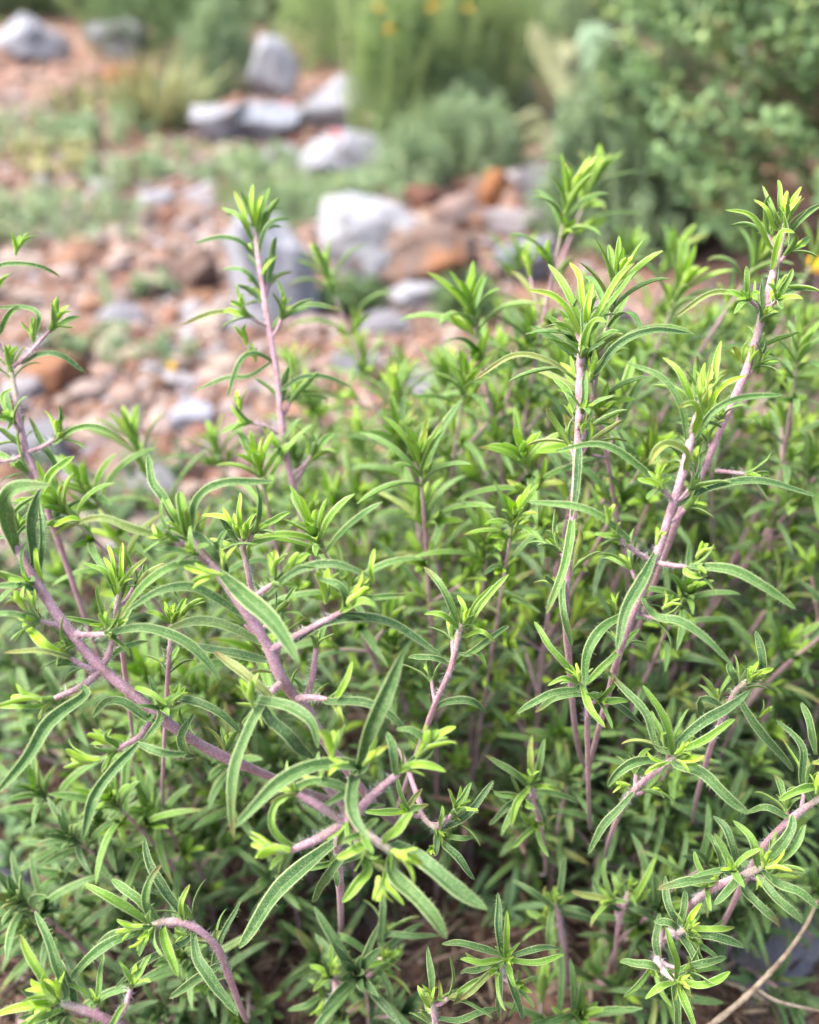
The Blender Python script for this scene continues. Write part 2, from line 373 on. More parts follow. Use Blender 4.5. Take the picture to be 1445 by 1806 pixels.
c = mix(n, l, ramp(n, l, a, [(.35, 0.0), (.65, 1.0)]), (.22, .105, .065), (.27, .155, .11))
c = mix(n, l, ramp(n, l, b, [(.38, 0.0), (.62, .8)]), c, (.16, .095, .07))
c = mix(n, l, ramp(n, l, e, [(.52, 0.0), (.66, .7)]), c, (.36, .29, .26))
pb = n.new('ShaderNodeBsdfPrincipled'); l.new(c, pb.inputs['Base Color']); pb.inputs['Roughness'].default_value = .95
bp = n.new('ShaderNodeBump'); bp.inputs['Distance'].default_value = .01; l.new(b, bp.inputs['Height']); l.new(bp.outputs[0], pb.inputs['Normal']); l.new(pb.outputs[0], out.inputs[0])
M_SOIL = m
tag(gb.build('ground', M_SOIL), kind='structure')

# ------------------------------------------------------------------ rocks
import bmesh
def ico(sub):
    bm = bmesh.new(); bmesh.ops.create_icosphere(bm, subdivisions=sub, radius=1.0)
    V = np.array([v_.co[:] for v_ in bm.verts]); Fc = np.array([[v_.index for v_ in f.verts] for f in bm.faces]); bm.free(); return V, Fc
ICO1, ICO2, ICO4 = ico(1), ico(2), ico(5)
def rock_shape(seed, dims, cuts=14, rough=.05, block=.0):
    r = np.random.default_rng(seed); V = ICO4[0].copy()
    if block: V = np.sign(V) * np.abs(V) ** (1 - block * .55)
    V = V / np.abs(V).max()
    for _ in range(cuts):
        nn = unit(r.normal(size=3)); o = r.uniform(.58, .86); s = V @ nn
        V = V - np.maximum(0, s - o)[:, None] * nn * .96
    V = V / np.abs(V).max(0)
    off = Vector(r.uniform(-50, 50, 3))
    dsp = np.array([mnoise.fractal(Vector(p) * 1.7 + off, 1.0, 2.1, 6) for p in V]); V = V * (1 + rough * dsp)[:, None]
    return V * np.asarray(dims) / 2
def rock(name, label, cat, x0, y0, x1, y1, mat, seed, depth=None, rot=0, tilt=0, cuts=14, block=.4, group=None, sink=.12, base=None):
    """a rock seen between x0..x1 and y0..y1 of the photo, standing on the ground at y1"""
    g = G((x0 + x1) / 2, base or y1); d = (g - CAM) @ F; pxm = PXM(d)
    W = (x1 - x0) * pxm; H = (y1 - y0) * pxm * 1.04; D = depth or W * .7
    va = math.atan2(CAMZ, g[1]); H = max((.85 if name in ('flat_stone', 'rusty_stone', 'dark_stone', 'pink_stone') else .55) * H, (H - D * .42 * math.sin(va)) / math.cos(va))
    V = rock_shape(seed, (W, D, H * (1 + sink)), cuts + 8, .13, block * .7)
    ct, stt = math.cos(tilt), math.sin(tilt); V = np.stack([V[:, 0] * ct - V[:, 2] * stt, V[:, 1], V[:, 0] * stt + V[:, 2] * ct], 1)
    c, s = math.cos(rot), math.sin(rot); V = np.stack([V[:, 0] * c - V[:, 1] * s, V[:, 0] * s + V[:, 1] * c, V[:, 2]], 1)
    mb = MB(); mb.add(V, ICO4[1], (0, 0, 0, 0)); o = mb.build(name, mat)
    for p in o.data.polygons: p.use_smooth = True
    z0 = V[:, 2].min(); o.location = (g[0], g[1] + D * .45, gz(g[0], g[1]) - z0 - H * sink)
    return tag(o, label, cat, group)
GREY, PALE, BLUE, MAUVE = (.42, .41, .44), (.66, .64, .65), (.36, .38, .43), (.45, .38, .38)
ORNG, RUST, TAN = (.50, .26, .13), (.33, .14, .08), (.55, .42, .33)
mk = rock_mat
m_slab = mk('grey_limestone', (.52, .52, .55), (.64, .63, .65), (.34, .31, .30), 16, .6); m_big = mk('stained_limestone', (.66, .65, .66), (.52, .50, .51), (.30, .18, .11), 9.0, .57, 9)
m_white = mk('white_limestone', (.60, .59, .61), (.43, .42, .45), (.33, .26, .2), 14, .6); m_gblue = mk('blue_grey_stone', BLUE, (.5, .52, .56)); m_mauve = mk('mauve_stone', MAUVE, (.52, .46, .45))
m_rust = mk('rust_stone', ORNG, RUST); m_pink = mk('pinkish_stone', (.52, .34, .27), (.45, .36, .33)); m_shard = mk('orange_shard', (.62, .27, .11), (.50, .22, .1)); m_redb = mk('dark_red_stone', (.26, .11, .07), (.16, .08, .06))
rock('limestone_rock', 'smooth grey leaning slab behind the tall left shoot', 'rock', 385, 385, 560, 575, m_slab, 3, rot=.25, tilt=.12, cuts=10, block=.2)
rock('limestone_block', 'large white block with rusty orange flank in the middle of the rocks', 'rock', 555, 352, 790, 520, m_big, 12, depth=.16, rot=-.15, cuts=10, block=.85)
rock('rusty_stone', 'brown and orange stone leaning against the large white block', 'rock', 640, 375, 855, 530, mk('rusty_face', (.27, .17, .125), (.38, .29, .25), (.34, .155, .075), 9, .54), 5, depth=.14, rot=.3, cuts=12, block=.6)
rock('limestone_rock', 'wide white rock with a ragged top behind the large block', 'rock', 502, 228, 690, 322, m_white, 21, cuts=16, block=.3)
rock('limestone_rock', 'rounded pale grey rock at the foot of the tall wispy plants', 'rock', 535, 148, 662, 238, m_slab, 33, cuts=12, block=.2)
rock('limestone_rock', 'pinkish white rock left of the blue grey one', 'rock', 330, 180, 452, 258, m_white, 41, cuts=12, rot=.3, block=.5)
rock('flat_stone', 'low blue grey stone between two paler rocks', 'rock', 415, 194, 550, 258, m_gblue, 8, cuts=12, block=.4)
rock('upright_stone', 'tall narrow grey stone standing behind the pinkish white rock', 'rock', 440, 72, 528, 180, m_slab, 52, cuts=9, tilt=-.2, block=.3)
rock('limestone_rock', 'far white rock below the reddish post', 'rock', 148, 50, 268, 118, m_white, 63, cuts=10)
rock('limestone_rock', 'far white rock in the corner beside red stone', 'rock', -20, 40, 118, 122, m_white, 71, cuts=10)
rock('flat_stone', 'pinkish grey slab lying in front of the orange shard', 'rock', 825, 374, 985, 428, m_mauve, 77, cuts=10, block=.8, rot=.1)
rock('flat_stone', 'broad mauve slab on top of the dark stone by the leafy bush', 'rock', 888, 262, 1062, 318, m_mauve, 81, cuts=10, block=.8, base=350)
rock('dark_stone', 'dark grey stone under the broad mauve slab', 'rock', 905, 300, 1045, 380, mk('dark_grey', (.2, .19, .2), (.32, .29, .29)), 83, cuts=10, block=.6)
rock('orange_shard', 'thin orange stone shard standing on edge', 'stone', 846, 300, 892, 382, m_shard, 91, depth=.03, tilt=-.35, cuts=8, block=.7)
rock('red_stone', 'dark red brown stone behind the large block', 'rock', 712, 335, 800, 382, m_redb, 95, cuts=10)
rock('pink_stone', 'pinkish orange stone next to the rusty stone', 'rock', 760, 345, 850, 420, m_pink, 97, cuts=10)
rock('grey_stone', 'bluish grey stone half hidden behind the shoot tips', 'rock', 855, 425, 985, 508, m_gblue, 101, cuts=10)
rock('grey_stone', 'small grey stone right of the rusty stone', 'rock', 785, 440, 850, 490, m_mauve, 103, cuts=10)
rock('grey_stone', 'blue grey stone under the right hand shoots', 'rock', 1225, 540, 1340, 640, m_gblue, 105, cuts=10)
rock('pale_stone', 'small whitish stone in front of the rusty stone', 'stone', 690, 490, 800, 545, m_white, 107, cuts=10)
rock('pink_stone', 'pale pink stone beside the dark foot of the bush', 'rock', 1050, 300, 1120, 375, mk('pale_pink', (.62, .48, .40), (.55, .4, .33)), 109, cuts=10)
rock('rust_stone', 'large orange brown stone on the open stony ground', 'stone', 30, 636, 160, 715, m_rust, 111, cuts=10, block=.5)
rock('pale_stone', 'smooth lavender grey stone on the gravel', 'stone', 298, 706, 385, 770, mk('lavender_grey', (.6, .59, .66), (.5, .5, .55)), 113, cuts=10)
rock('pale_stone', 'small bright white stone far out on the bare ground', 'stone', 238, 342, 306, 378, m_white, 115, cuts=10)
rock('pale_stone', 'white rock showing through the right hand leaves', 'rock', 1275, 850, 1385, 960, m_white, 117, cuts=10)
rock('grey_stone', 'pale grey stone under the dead twig', 'rock', 1250, 1650, 1480, 1800, mk('bottom_grey', (.34, .32, .34), (.46, .42, .40), (.42, .3, .2), 30, .6, 60), 119, cuts=12, block=.4, depth=.1)
rock('grey_stone', 'pale grey stone at the left edge under the herb', 'stone', -40, 1530, 62, 1640, mk('edge_grey', (.45, .44, .47), (.6, .58, .6), scale=40), 133, cuts=10)
rock('orange_stone', 'flat orange stone among the far yellow weeds', 'stone', 165, 118, 260, 155, m_shard, 121, cuts=10)
rock('mauve_stone', 'far mauve and orange rock under the wispy plants', 'rock', 860, 130, 960, 215, m_mauve, 123, cuts=10)
rock('red_rock', 'tall reddish stone post at the far edge', 'rock', 165, -60, 232, 58, m_pink, 125, cuts=8, block=.8)
rock('red_rock', 'far dark red stone in the corner', 'rock', -30, -40, 50, 42, m_redb, 127, cuts=8, block=.6)
rock('brown_stone', 'dark brown stone left of the smooth leaning slab', 'stone', 300, 430, 400, 520, mk('dark_brown', (.26, .16, .12), (.36, .25, .2)), 131, cuts=12)
m_st = [mk('loose_pink', (.55, .40, .32), (.48, .32, .25), scale=40), mk('loose_white', (.54, .51, .53), (.40, .38, .40), scale=40), mk('loose_rust', (.47, .26, .15), (.36, .19, .12), scale=40), mk('loose_grey', (.48, .46, .48), (.36, .34, .35), scale=40)]
kinds = [('pink tan stone lying loose on the stony ground', 'loose pink stones'), ('whitish stone lying loose on the stony ground', 'loose white stones'), ('rust brown stone lying loose on the stony ground', 'loose rusty stones'), ('grey stone lying loose on the stony ground', 'loose grey stones')]
protos = []
for k in range(4):
    for q in range(3):
        mb = MB(); V = rock_shape(300 + k * 7 + q, (1, .8, .42), 12, .06, .4); mb.add(V, ICO4[1], (0, 0, 0, 0)); protos.append((mb, k, q))
first = {}
for c_ in range(95):
    k = random.choices(range(4), [5, 3, 3, 2])[0]; q = random.randrange(3)
    y = random.uniform(.9, 3.6); x = random.uniform(-.62, -.02 + .05 * y) * y * .95 + .02
    if random.random() < .18: x = random.uniform(-.05, .3) * y
    s = random.choice([.03, .04, .05, .06, .08]) * random.uniform(.8, 1.2) * (1 + .12 * y)
    if (k, q) not in first:
        first[(k, q)] = protos[k * 3 + q][0].build('loose_stone', m_st[k]); o = first[(k, q)]
    else:
        o = first[(k, q)].copy(); COL.objects.link(o)
    o.location = (x, y, gz(x, y) + s * .10); o.scale = (s, s, s * random.uniform(.8, 1.3)); o.rotation_euler = (random.uniform(-.25, .25), random.uniform(-.25, .25), random.uniform(0, 6.28))
    tag(o, kinds[k][0], 'stone', kinds[k][1])
# gravel: far too many pebbles to count
def scatter(name, mat, npts, region, size, cols, wts, flat=(.35, .75), alb=1.0, label=None, kind='stuff'):
    base, Fc = ICO1; m_ = npts; r = rng
    xy = region(m_); s = size(m_, xy); sq = np.stack([r.uniform(.75, 1.25, m_), r.uniform(.6, 1.0, m_), r.uniform(*flat, m_)], 1)
    V = base[None] * (1 + r.uniform(-.22, .22, (m_, len(base), 1))); V = V * sq[:, None] * s[:, None, None] * .5
    th = r.uniform(0, 6.28, m_); c, sn = np.cos(th)[:, None], np.sin(th)[:, None]; tl = r.normal(0, .25, (m_, 1)); 
    z = V[..., 2] + V[..., 0] * tl
    V = np.stack([V[..., 0] * c - V[..., 1] * sn, V[..., 0] * sn + V[..., 1] * c, z], -1)
    zz = np.array([gz(a_, b_) for a_, b_ in xy]); V = V + np.concatenate([xy, (zz + s * sq[:, 2] * .22)[:, None]], 1)[:, None]
    ci = r.choice(len(cols), m_, p=np.array(wts) / sum(wts)); cc = np.array(cols)[ci] * alb * r.uniform(.75, 1.2, (m_, 1))
    A = np.zeros((m_, len(base), 4)); A[..., :3] = cc[:, None]; A[..., 3] = 1
    mb = MB(); mb.add(V, (Fc[None] + (np.arange(m_) * len(base))[:, None, None]).reshape(-1, 3), A.reshape(-1, 4))
    return tag(mb.build(name, mat, smooth=False), label, kind=kind)
def reg(m_):
    y = .75 + rng.beta(1.1, 2.4, m_) * 3.4; u = rng.uniform(-.66, .50, m_); u = np.where((u > .05) & (rng.random(m_) < .6), u - .5, u)
    return np.stack([u * (y + .15), y], 1)
PC = [(.50, .35, .29), (.56, .44, .39), (.54, .50, .53), (.42, .24, .16), (.34, .18, .13), (.50, .47, .48), (.36, .27, .23), (.62, .50, .42)]
scatter('gravel', M_PEB, 10500, reg, lambda m_, xy: np.clip(rng.lognormal(-4.3, .58, m_), .005, .055) * (1 + .1 * xy[:, 1]), PC, [6, 4, 2, 5, 4, 2, 3, 4], alb=.54)
def reg3(m_):
    y = .8 + rng.beta(1.1, 2.0, m_) * 2.2; return np.stack([rng.uniform(-.64, .30, m_) * (y + .1), y], 1)
scatter('stone_chips', M_PEB, 8000, reg3, lambda m_, xy: np.clip(rng.lognormal(-5.0, .45, m_), .003, .016), PC, [5, 3, 2, 6, 6, 2, 5, 3], alb=.52)
def reg2(m_): return np.stack([rng.uniform(-.34, .40, m_), rng.uniform(.30, .80, m_)], 1)
scatter('fine_gravel', M_PEB, 2600, reg2, lambda m_, xy: np.clip(rng.lognormal(-4.9, .5, m_), .003, .02), [(.24, .15, .11), (.33, .22, .17), (.20, .13, .10), (.42, .34, .30), (.3, .27, .26)], [4, 3, 3, 1, 1])
# dead leaves and bits of stalk under the shrub
lt = Leaves()
for _ in range(9500):
    x, y = random.uniform(-.34, .42), random.uniform(.32, .80); a_ = random.uniform(0, 6.28)
    lt.add((x, y, gz(x, y) + random.uniform(.002, .018)), (math.cos(a_), math.sin(a_), random.uniform(-.3, .4)), (random.uniform(-.3, .3), random.uniform(-.3, .3), 1), random.uniform(.010, .026), random.uniform(.0016, .004), R(random.uniform(-20, 20)), R(random.uniform(-50, 50)), random.random())
lb = MB(); lt.into(lb, 0)
cols = np.array([(.10, .065, .045), (.17, .12, .08), (.07, .05, .04), (.26, .20, .14), (.09, .10, .05)])
for k_, a_ in enumerate(lb.A):
    ci = np.minimum(4, (a_[:, 0] * 5).astype(int)); b_ = np.ones_like(a_); b_[:, :3] = cols[ci]; lb.A[k_] = b_
tag(lb.build('leaf_litter', M_LIT), kind='stuff')
# thin dead stalks lying and leaning in the litter
for i_ in range(70):
    x, y = random.uniform(-.28, .36), random.uniform(.33, .62); a_ = random.uniform(0, 6.28); ln = random.uniform(.04, .13)
    p0 = np.array([x, y, gz(x, y) + .004]); p1 = p0 + np.array([math.cos(a_) * ln, math.sin(a_) * ln * .7, random.uniform(.0, .03)])
    mb = MB(); tube(mb, cr([p0, (p0 + p1) / 2 + np.array([random.uniform(-.01, .01), random.uniform(-.01, .01), random.uniform(0, .012)]), p1], 8), random.uniform(.0006, .0014), 5)
    tag(mb.build('dead_stalk', M_DEAD if i_ % 3 == 0 else M_WOOD), 'thin dead stalk lying in the brown litter under the herb', 'stalk', 'dead stalks in the litter')
# small-leaved green cover in the shade of the shrub
gc = Leaves()
for _ in range(680):
    x, y = random.uniform(-.36, .44), random.uniform(.40, .88)
    if -.03 < x < .075 and y < .60 and random.random() < .45: continue
    h = random.uniform(.01, .07); ax = unit([random.uniform(-.4, .4), random.uniform(-.6, .2), 1])
    for q in range(random.randint(5, 9)):
        gc.add(np.array([x, y, gz(x, y)]) + ax * h * (.5 + .5 * random.random()), ax, frame_of(ax, random.uniform(0, 6.28)), random.uniform(.010, .024), random.uniform(.003, .006), R(random.uniform(25, 60)), R(random.uniform(60, 120)), random.uniform(.0, .5))
gcm = MB(); gc.into(gcm, 0); tag(gcm.build('ground_cover', M_DARK), kind='stuff')

# ------------------------------------------------------------------ dead twig lower right
tw = MB(); tube(tw, cr([P(1225, 1830, .452), P(1290, 1780, .45), P(1332, 1742, .448), P(1385, 1685, .445), P(1420, 1635, .443), P(1443, 1588, .44)], 40), np.linspace(.0014, .0007, 41) * (1 + .22 * np.abs(np.sin(np.arange(41) * 1.9)) * (np.arange(41) % 7 == 0)), 8)
tw2 = tag(tw.build('dead_twig', M_DEAD), 'pale forked dead twig crossing above the grey stone', 'twig')
sb = MB(); tube(sb, cr([P(1332, 1742, .448), P(1370, 1765, .45), P(1440, 1782, .455), P(1480, 1790, .458)], 20), np.linspace(.0009, .0006, 21), 6); sb.build('side_twig', M_DEAD, tw2)

# ------------------------------------------------------------------ plants behind
def sprigs(L, ST, c, rx, ry, h, nsp, ll, lw, up=.5, per=14, low=.08, age=(.0, .9), spread=1.0, sr=.0016, gap=None, stemk=6):
    """leafy sprigs filling a dome of radius rx, ry and height h"""
    for _ in range(nsp):
        a_ = random.uniform(0, 6.283); e_ = random.random() ** .7; rr = random.uniform(.45, 1.0) ** .5
        tgt = np.array([math.cos(a_) * rx * math.sqrt(max(0, 1 - e_ * e_)) * rr, math.sin(a_) * ry * math.sqrt(max(0, 1 - e_ * e_)) * rr, low + (h - low) * e_ * rr])
        tgt = tgt * (1 + .22 * mnoise.noise(Vector(tgt * 4.5 + c)))
        org = np.array([tgt[0] * .25, tgt[1] * .25, max(0, tgt[2] * .2)])
        ax = unit(unit(tgt - org) * (1 - up) + np.array([0, 0, 1.0]) * up + rng.normal(0, .18, 3))
        ln = ll * random.uniform(2.2, 4.2); p0 = c + tgt - ax * ln; p1 = c + tgt; az = random.uniform(0, 6.28)
        if p0[2] < 0.0: p0[2] = 0.005
        if ST is not None: tube(ST, cr([c + org * .9, (c + org + p0) / 2 + rng.normal(0, .01, 3), p0, p1], stemk), np.linspace(sr * 1.5, sr * .6, stemk + 1), 4, A=(.5, .5, 0, 0))
        tone = random.uniform(*age)
        for q in range(per):
            f = (q + .5) / per; az += 2.4
            L.add(p0 + (p1 - p0) * f, ax, frame_of(ax, az), ll * random.uniform(.7, 1.2) * (1 - .35 * f), lw * random.uniform(.8, 1.2), R(random.uniform(20, 50)), R(random.uniform(55, 110) * spread), min(1, max(0, tone + random.uniform(-.2, .2))))
def plant(name, label, cat, c, rx, ry, h, nsp, ll, lw, lm, sm=None, group=None, extra=None, **k):
    c = np.array([c[0], c[1], gz(c[0], c[1])]); root = tag(empty(name, c), label, cat, group)
    L = Leaves(); ST = MB(); sprigs(L, ST, c, rx, ry, h, nsp, ll, lw, **k)
    fb = MB(); L.into(fb, 0); f = fb.build('foliage', lm, root); f.location = -c
    s = ST.build('stem', sm or M_WOOD, root); s.location = -c
    return root
def blades(name, label, cat, c, r, h, n_, wd, lm, lean=.25, group=None, age=(0, 1), droop=40):
    c = np.array([c[0], c[1], gz(c[0], c[1])]); root = tag(empty(name, c), label, cat, group); L = Leaves()
    for _ in range(n_):
        a_ = random.uniform(0, 6.28); q = random.random() ** .6 * r; p = c + np.array([math.cos(a_) * q, math.sin(a_) * q, 0])
        ax = unit(np.array([math.cos(a_) * lean * q / r + random.gauss(0, .10), math.sin(a_) * lean * q / r + random.gauss(0, .10), 1]))
        L.add(p, ax, frame_of(ax, random.uniform(0, 6.28)), h * random.uniform(.45, 1.05), wd * random.uniform(.7, 1.3), R(random.uniform(0, 6)), R(random.uniform(5, droop)), random.uniform(*age))
    fb = MB(); L.into(fb, 0); f = fb.build('foliage', lm, root); f.location = -c
    return root
def at_g(px, py): g = G(px, py); return (g[0], g[1])

plant('leafy_bush', 'large dense leafy bush with small oval leaves and reddish stems', 'bush', (.98, 1.56), .72, .56, .90, 3100, .025, .0108, M_BUSH, up=.25, per=12, low=.10, age=(.05, .8), sm=plain_mat('reddish_stem', (.20, .12, .08), (.12, .09, .06)), sr=.0009)
plant('low_herb_bush', 'low dark green fine leaved bush at the left foot of the large leafy bush', 'bush', at_g(1095, 425), .15, .16, .33, 420, .020, .0042, M_GREY, sm=M_GREY, up=.5, per=16, low=.03, age=(.0, .8))
plant('shade_plant', 'dark green weeds in the shade under the leafy bush', 'plant', (.92, 1.30), .34, .16, .13, 260, .018, .005, M_DARK, up=.6, per=12, low=.02, age=(.0, .5))
# fine tall wispy plants along the middle of the back
for i_, (px, py, r_, h_, n_, lm, a0, lab) in enumerate([
    (700, 255, .10, .42, 170, M_WISP, (.2, 1), 'tall yellowish green wispy plant behind the rounded pale rock'),
    (775, 225, .15, .44, 200, M_WISP, (.1, .9), 'tall wispy plant with yellow flowers behind a pink bloom'),
    (870, 205, .17, .46, 200, M_WISP, (.1, 1), 'feathery green plant left of the olive cactus like pads'),
    (610, 120, .22, .42, 220, M_WISP, (.2, .9), 'light green feathery plant beyond the upright grey stone'),
    (965, 130, .24, .48, 240, M_GREY, (.2, .9), 'soft green feathery plant between the pads and the leafy bush'),
    (730, 110, .3, .50, 260, M_GREY, (.2, 1), 'far green feathery plant behind the yellow flowers'),
    (520, 60, .3, .55, 240, M_GREY, (.3, 1), 'far pale green feathery plant above the upright grey stone')]):
    rt = plant('wispy_plant', lab, 'plant', at_g(px, py), r_, r_, h_, n_, .036, .0042, lm, sm=lm, up=.82, per=16, low=.04, age=a0, spread=.75, sr=.0009)
    c = np.array(rt.location); L = Leaves()
    for _ in range(26):
        a_ = random.uniform(0, 6.28); q = random.random() ** .6 * r_; p = c + np.array([math.cos(a_) * q, math.sin(a_) * q, 0])
        ax = unit(np.array([random.gauss(0, .16), random.gauss(0, .16), 1]))
        L.add(p, ax, frame_of(ax, random.uniform(0, 6.28)), h_ * random.uniform(.6, 1.2), .0036, R(0), R(random.uniform(5, 30)), random.uniform(.3, 1))
    fb = MB(); L.into(fb, 0); f = fb.build('stalk', lm, rt); f.location = -c
    if i_ < 4:
        for q in range(8):
            p = c + np.array([random.uniform(-.13, .13), random.uniform(-.15, .05), h_ * random.uniform(.45, .95)]); Lf = Leaves()
            for s_ in range(6): Lf.add(p, unit([random.gauss(0, .3), -.3, 1]), frame_of(np.array([0, 0, 1.0]), s_ * 1.05), .011, .007, R(40), R(85), .5)
            fb = MB(); Lf.into(fb, 0); f = fb.build('flower_head', M_YEL, rt); f.location = -c
gk = dict(up=.8, per=14, low=.02, age=(.25, 1.0), sr=.0008)
for px, py, r_, h_, ns, ll, lw, lm, nm, lab in [
    (385, 165, .12, .28, 170, .03, .004, M_GREY, 'grey_herb', 'grey green bushy herb left of the upright stone'),
    (320, 110, .30, .42, 260, .035, .005, M_DARK, 'green_shrub', 'dark green shrub behind the far white rock'),
    (725, 330, .09, .13, 100, .02, .0034, M_GREY, 'grey_herb', 'grey green herb tuft right of the ragged white rock'),
    (640, 335, .05, .04, 60, .018, .003, M_GREY, 'grey_herb', 'small grey herb in front of the ragged white rock'),
    (830, 300, .13, .16, 150, .022, .004, M_GREY, 'grey_herb', 'grey green herb above the orange shard'),
    (500, 395, .10, .07, 70, .020, .003, M_GREY, 'grey_herb', 'soft grey green herb above the smooth leaning slab'),
    (545, 362, .08, .05, 40, .020, .003, M_GREY, 'grey_herb', 'low grey herb left of the large white block'),
    (130, 415, .15, .075, 46, .018, .004, M_GREY, 'low_weed', 'flat greyish weed on the bare reddish ground'),
    (215, 330, .1, .06, 30, .018, .005, M_GREY, 'low_weed', 'small pale weed below the yellow tuft'),
    (60, 250, .18, .08, 36, .022, .006, M_GREY, 'low_weed', 'sparse weed at the far side of the bare ground'),
    (270, 520, .04, .03, 12, .014, .005, M_GREY, 'low_weed', 'tiny sprout on the gravel left of the tall shoot'),
    (150, 620, .05, .03, 16, .014, .005, M_GREY, 'low_weed', 'tiny leafy weed above the orange brown stone'),
    (270, 640, .06, .03, 18, .014, .004, M_GREY, 'low_weed', 'small bluish weed in the middle of the gravel'),
    (590, 350, .07, .035, 24, .022, .003, M_WISP, 'green_herb', 'light green low herb between the ragged white rock and the large block'),
    (470, 300, .10, .05, 24, .022, .004, M_GREY, 'green_herb', 'low grey green herb in front of the blue grey stone'),
    (720, 240, .08, .20, 110, .026, .004, M_WISP, 'green_herb', 'yellow green leafy herb right of the rounded pale rock'),
    (455, 330, .12, .05, 20, .024, .0036, M_GREY, 'green_herb', 'pale green sparse herb in front of the pinkish white rock'),
    (600, 352, .12, .04, 20, .026, .0036, M_GREY, 'green_herb', 'pale sparse herb at the foot of the ragged white rock'),
    (300, 215, .16, .12, 70, .028, .005, M_GREY, 'green_herb', 'pale green herb beside the dry yellow tuft'),
    (350, 300, .16, .05, 36, .022, .005, M_GREY, 'low_weed', 'scattered weed below the pinkish white rock'),
    (190, 250, .18, .08, 44, .024, .006, M_GREY, 'low_weed', 'dull green weed between the dry tufts on the bare ground'),
    (60, 380, .12, .05, 26, .018, .005, M_GREY, 'low_weed', 'dull green weed at the left end of the bare ground'),
    (790, 240, .12, .16, 150, .024, .004, M_GREY, 'green_herb', 'grey green herb under the pink bloom among wispy plants'),
    (90, 300, .13, .07, 30, .02, .006, M_DRY, 'low_weed', 'yellowish dry weed low on the far left ground'),
    (1160, 360, .12, .2, 160, .02, .005, M_DARK, 'green_weed', 'green weed standing in front of the leafy bush foot'),
    (820, 560, .05, .06, 60, .016, .003, M_DARK, 'green_weed', 'dark weed tuft under the rusty stone'),
    (620, 545, .05, .045, 60, .016, .003, M_DARK, 'green_weed', 'dark little weed at the foot of the large block')]:
    plant(nm, lab, 'plant', at_g(px, py), r_, r_, h_, ns, ll, lw, lm, sm=lm, **gk)
blades('dry_tuft', 'pale yellow dry grass tuft on the far bare ground', 'tuft', at_g(285, 232), .05, .20, 130, .006, M_DRY, lean=.8, droop=50)
blades('dry_tuft', 'low olive dry tuft behind the flat orange stone', 'tuft', at_g(150, 205), .09, .10, 90, .005, M_DRY, lean=.7, droop=50, age=(0, .5))
blades('grass_tuft', 'green grass tuft left of the leaning slab', 'tuft', at_g(455, 372), .06, .09, 130, .003, M_WISP, lean=.5, age=(0, .6))
blades('grass_tuft', 'green grass tuft right of the ragged white rock', 'tuft', at_g(735, 300), .08, .16, 150, .003, M_WISP, lean=.4, age=(0, .6))
# hedge of far shrubs that closes the view
for i_, (x, y, h_, lm, lab) in enumerate([(-2.5, 4.9, .7, M_DARK, 'far dark shrub at the left end of the back row'), (-1.75, 4.6, .6, M_GREY, 'far grey green shrub left of the red stone post'), (-1.05, 4.5, .75, M_WISP, 'far green shrub right of the red stone post'), (-.2, 4.4, .8, M_GREY, 'far grey green shrub in the middle of the back row'), (.7, 4.2, .9, M_WISP, 'far light green shrub behind the feathery plants'), (1.6, 4.0, 1.0, M_GREY, 'far pale shrub left behind the large leafy bush'), (2.6, 3.9, 1.1, M_DARK, 'far dark shrub behind the large leafy bush')]):
    plant('far_shrub', lab, 'shrub', (x, y), .75, .5, h_, 420, .055, .012, lm, sm=lm, up=.55, per=12, low=.03, age=(.15, .95))
# single spear-shaped leaf standing in the gravel
mb = MB(); g = G(192, 560); c = np.array([g[0], g[1], gz(g[0], g[1])])
leaf_surface(mb, cr([c, c + np.array([.001, 0, .03]), c + np.array([-.004, .004, .062])], 12)[None], np.tile(unit(CAM - c), (1, 13, 1)), [.0062], [.9], [.95], 1)
tag(mb.build('spear_leaf', M_GREY), 'single upright spear shaped leaf growing from the gravel', 'leaf')
# plant with flat olive pads
c = np.array([*at_g(965, 285), 0]); c[2] = gz(c[0], c[1]); d_ = (c - CAM) @ F
cr_ = tag(empty('pad_plant', c), 'pale olive succulent plant with long flattened pads beside the leafy bush', 'succulent')
m_pad = plain_mat('olive_pad', (.19, .20, .085), (.15, .16, .075), 30, .6); m_pad2 = plain_mat('pale_green_pad', (.16, .24, .13), (.13, .2, .11), 30, .6)
for q, wd, mt, dz in [([1030, 240, 1000, 175, 972, 115, 935, 42], 40, m_pad, .0), ([985, 150, 988, 105, 985, 60], 44, m_pad, .02), ([1022, 200, 1005, 120, 1000, 70], 40, m_pad, .03), ([1035, 130, 1042, 90, 1045, 35], 62, m_pad2, .10), ([1045, 250, 1050, 200, 1040, 130], 34, m_pad, .08), ([850, 262, 900, 240, 968, 225], 62, m_pad, -.05)]:
    pp = [P(q[i], q[i + 1], d_ + dz) for i in range(0, len(q), 2)]; mb = MB(); Cc = cr(pp, 14)
    leaf_surface(mb, Cc[None], np.tile(unit(CAM - pp[1]), (1, 15, 1)), [wd * PXM(d_) / 2], [.5], [.5], 2, fold=.05, thick=.5, prof=(np.array([0, .08, .3, .6, .85, .95, 1]), np.array([.35, .6, .85, 1, .9, .6, .1])))
    o = mb.build('pad', mt, cr_); o.location = -c
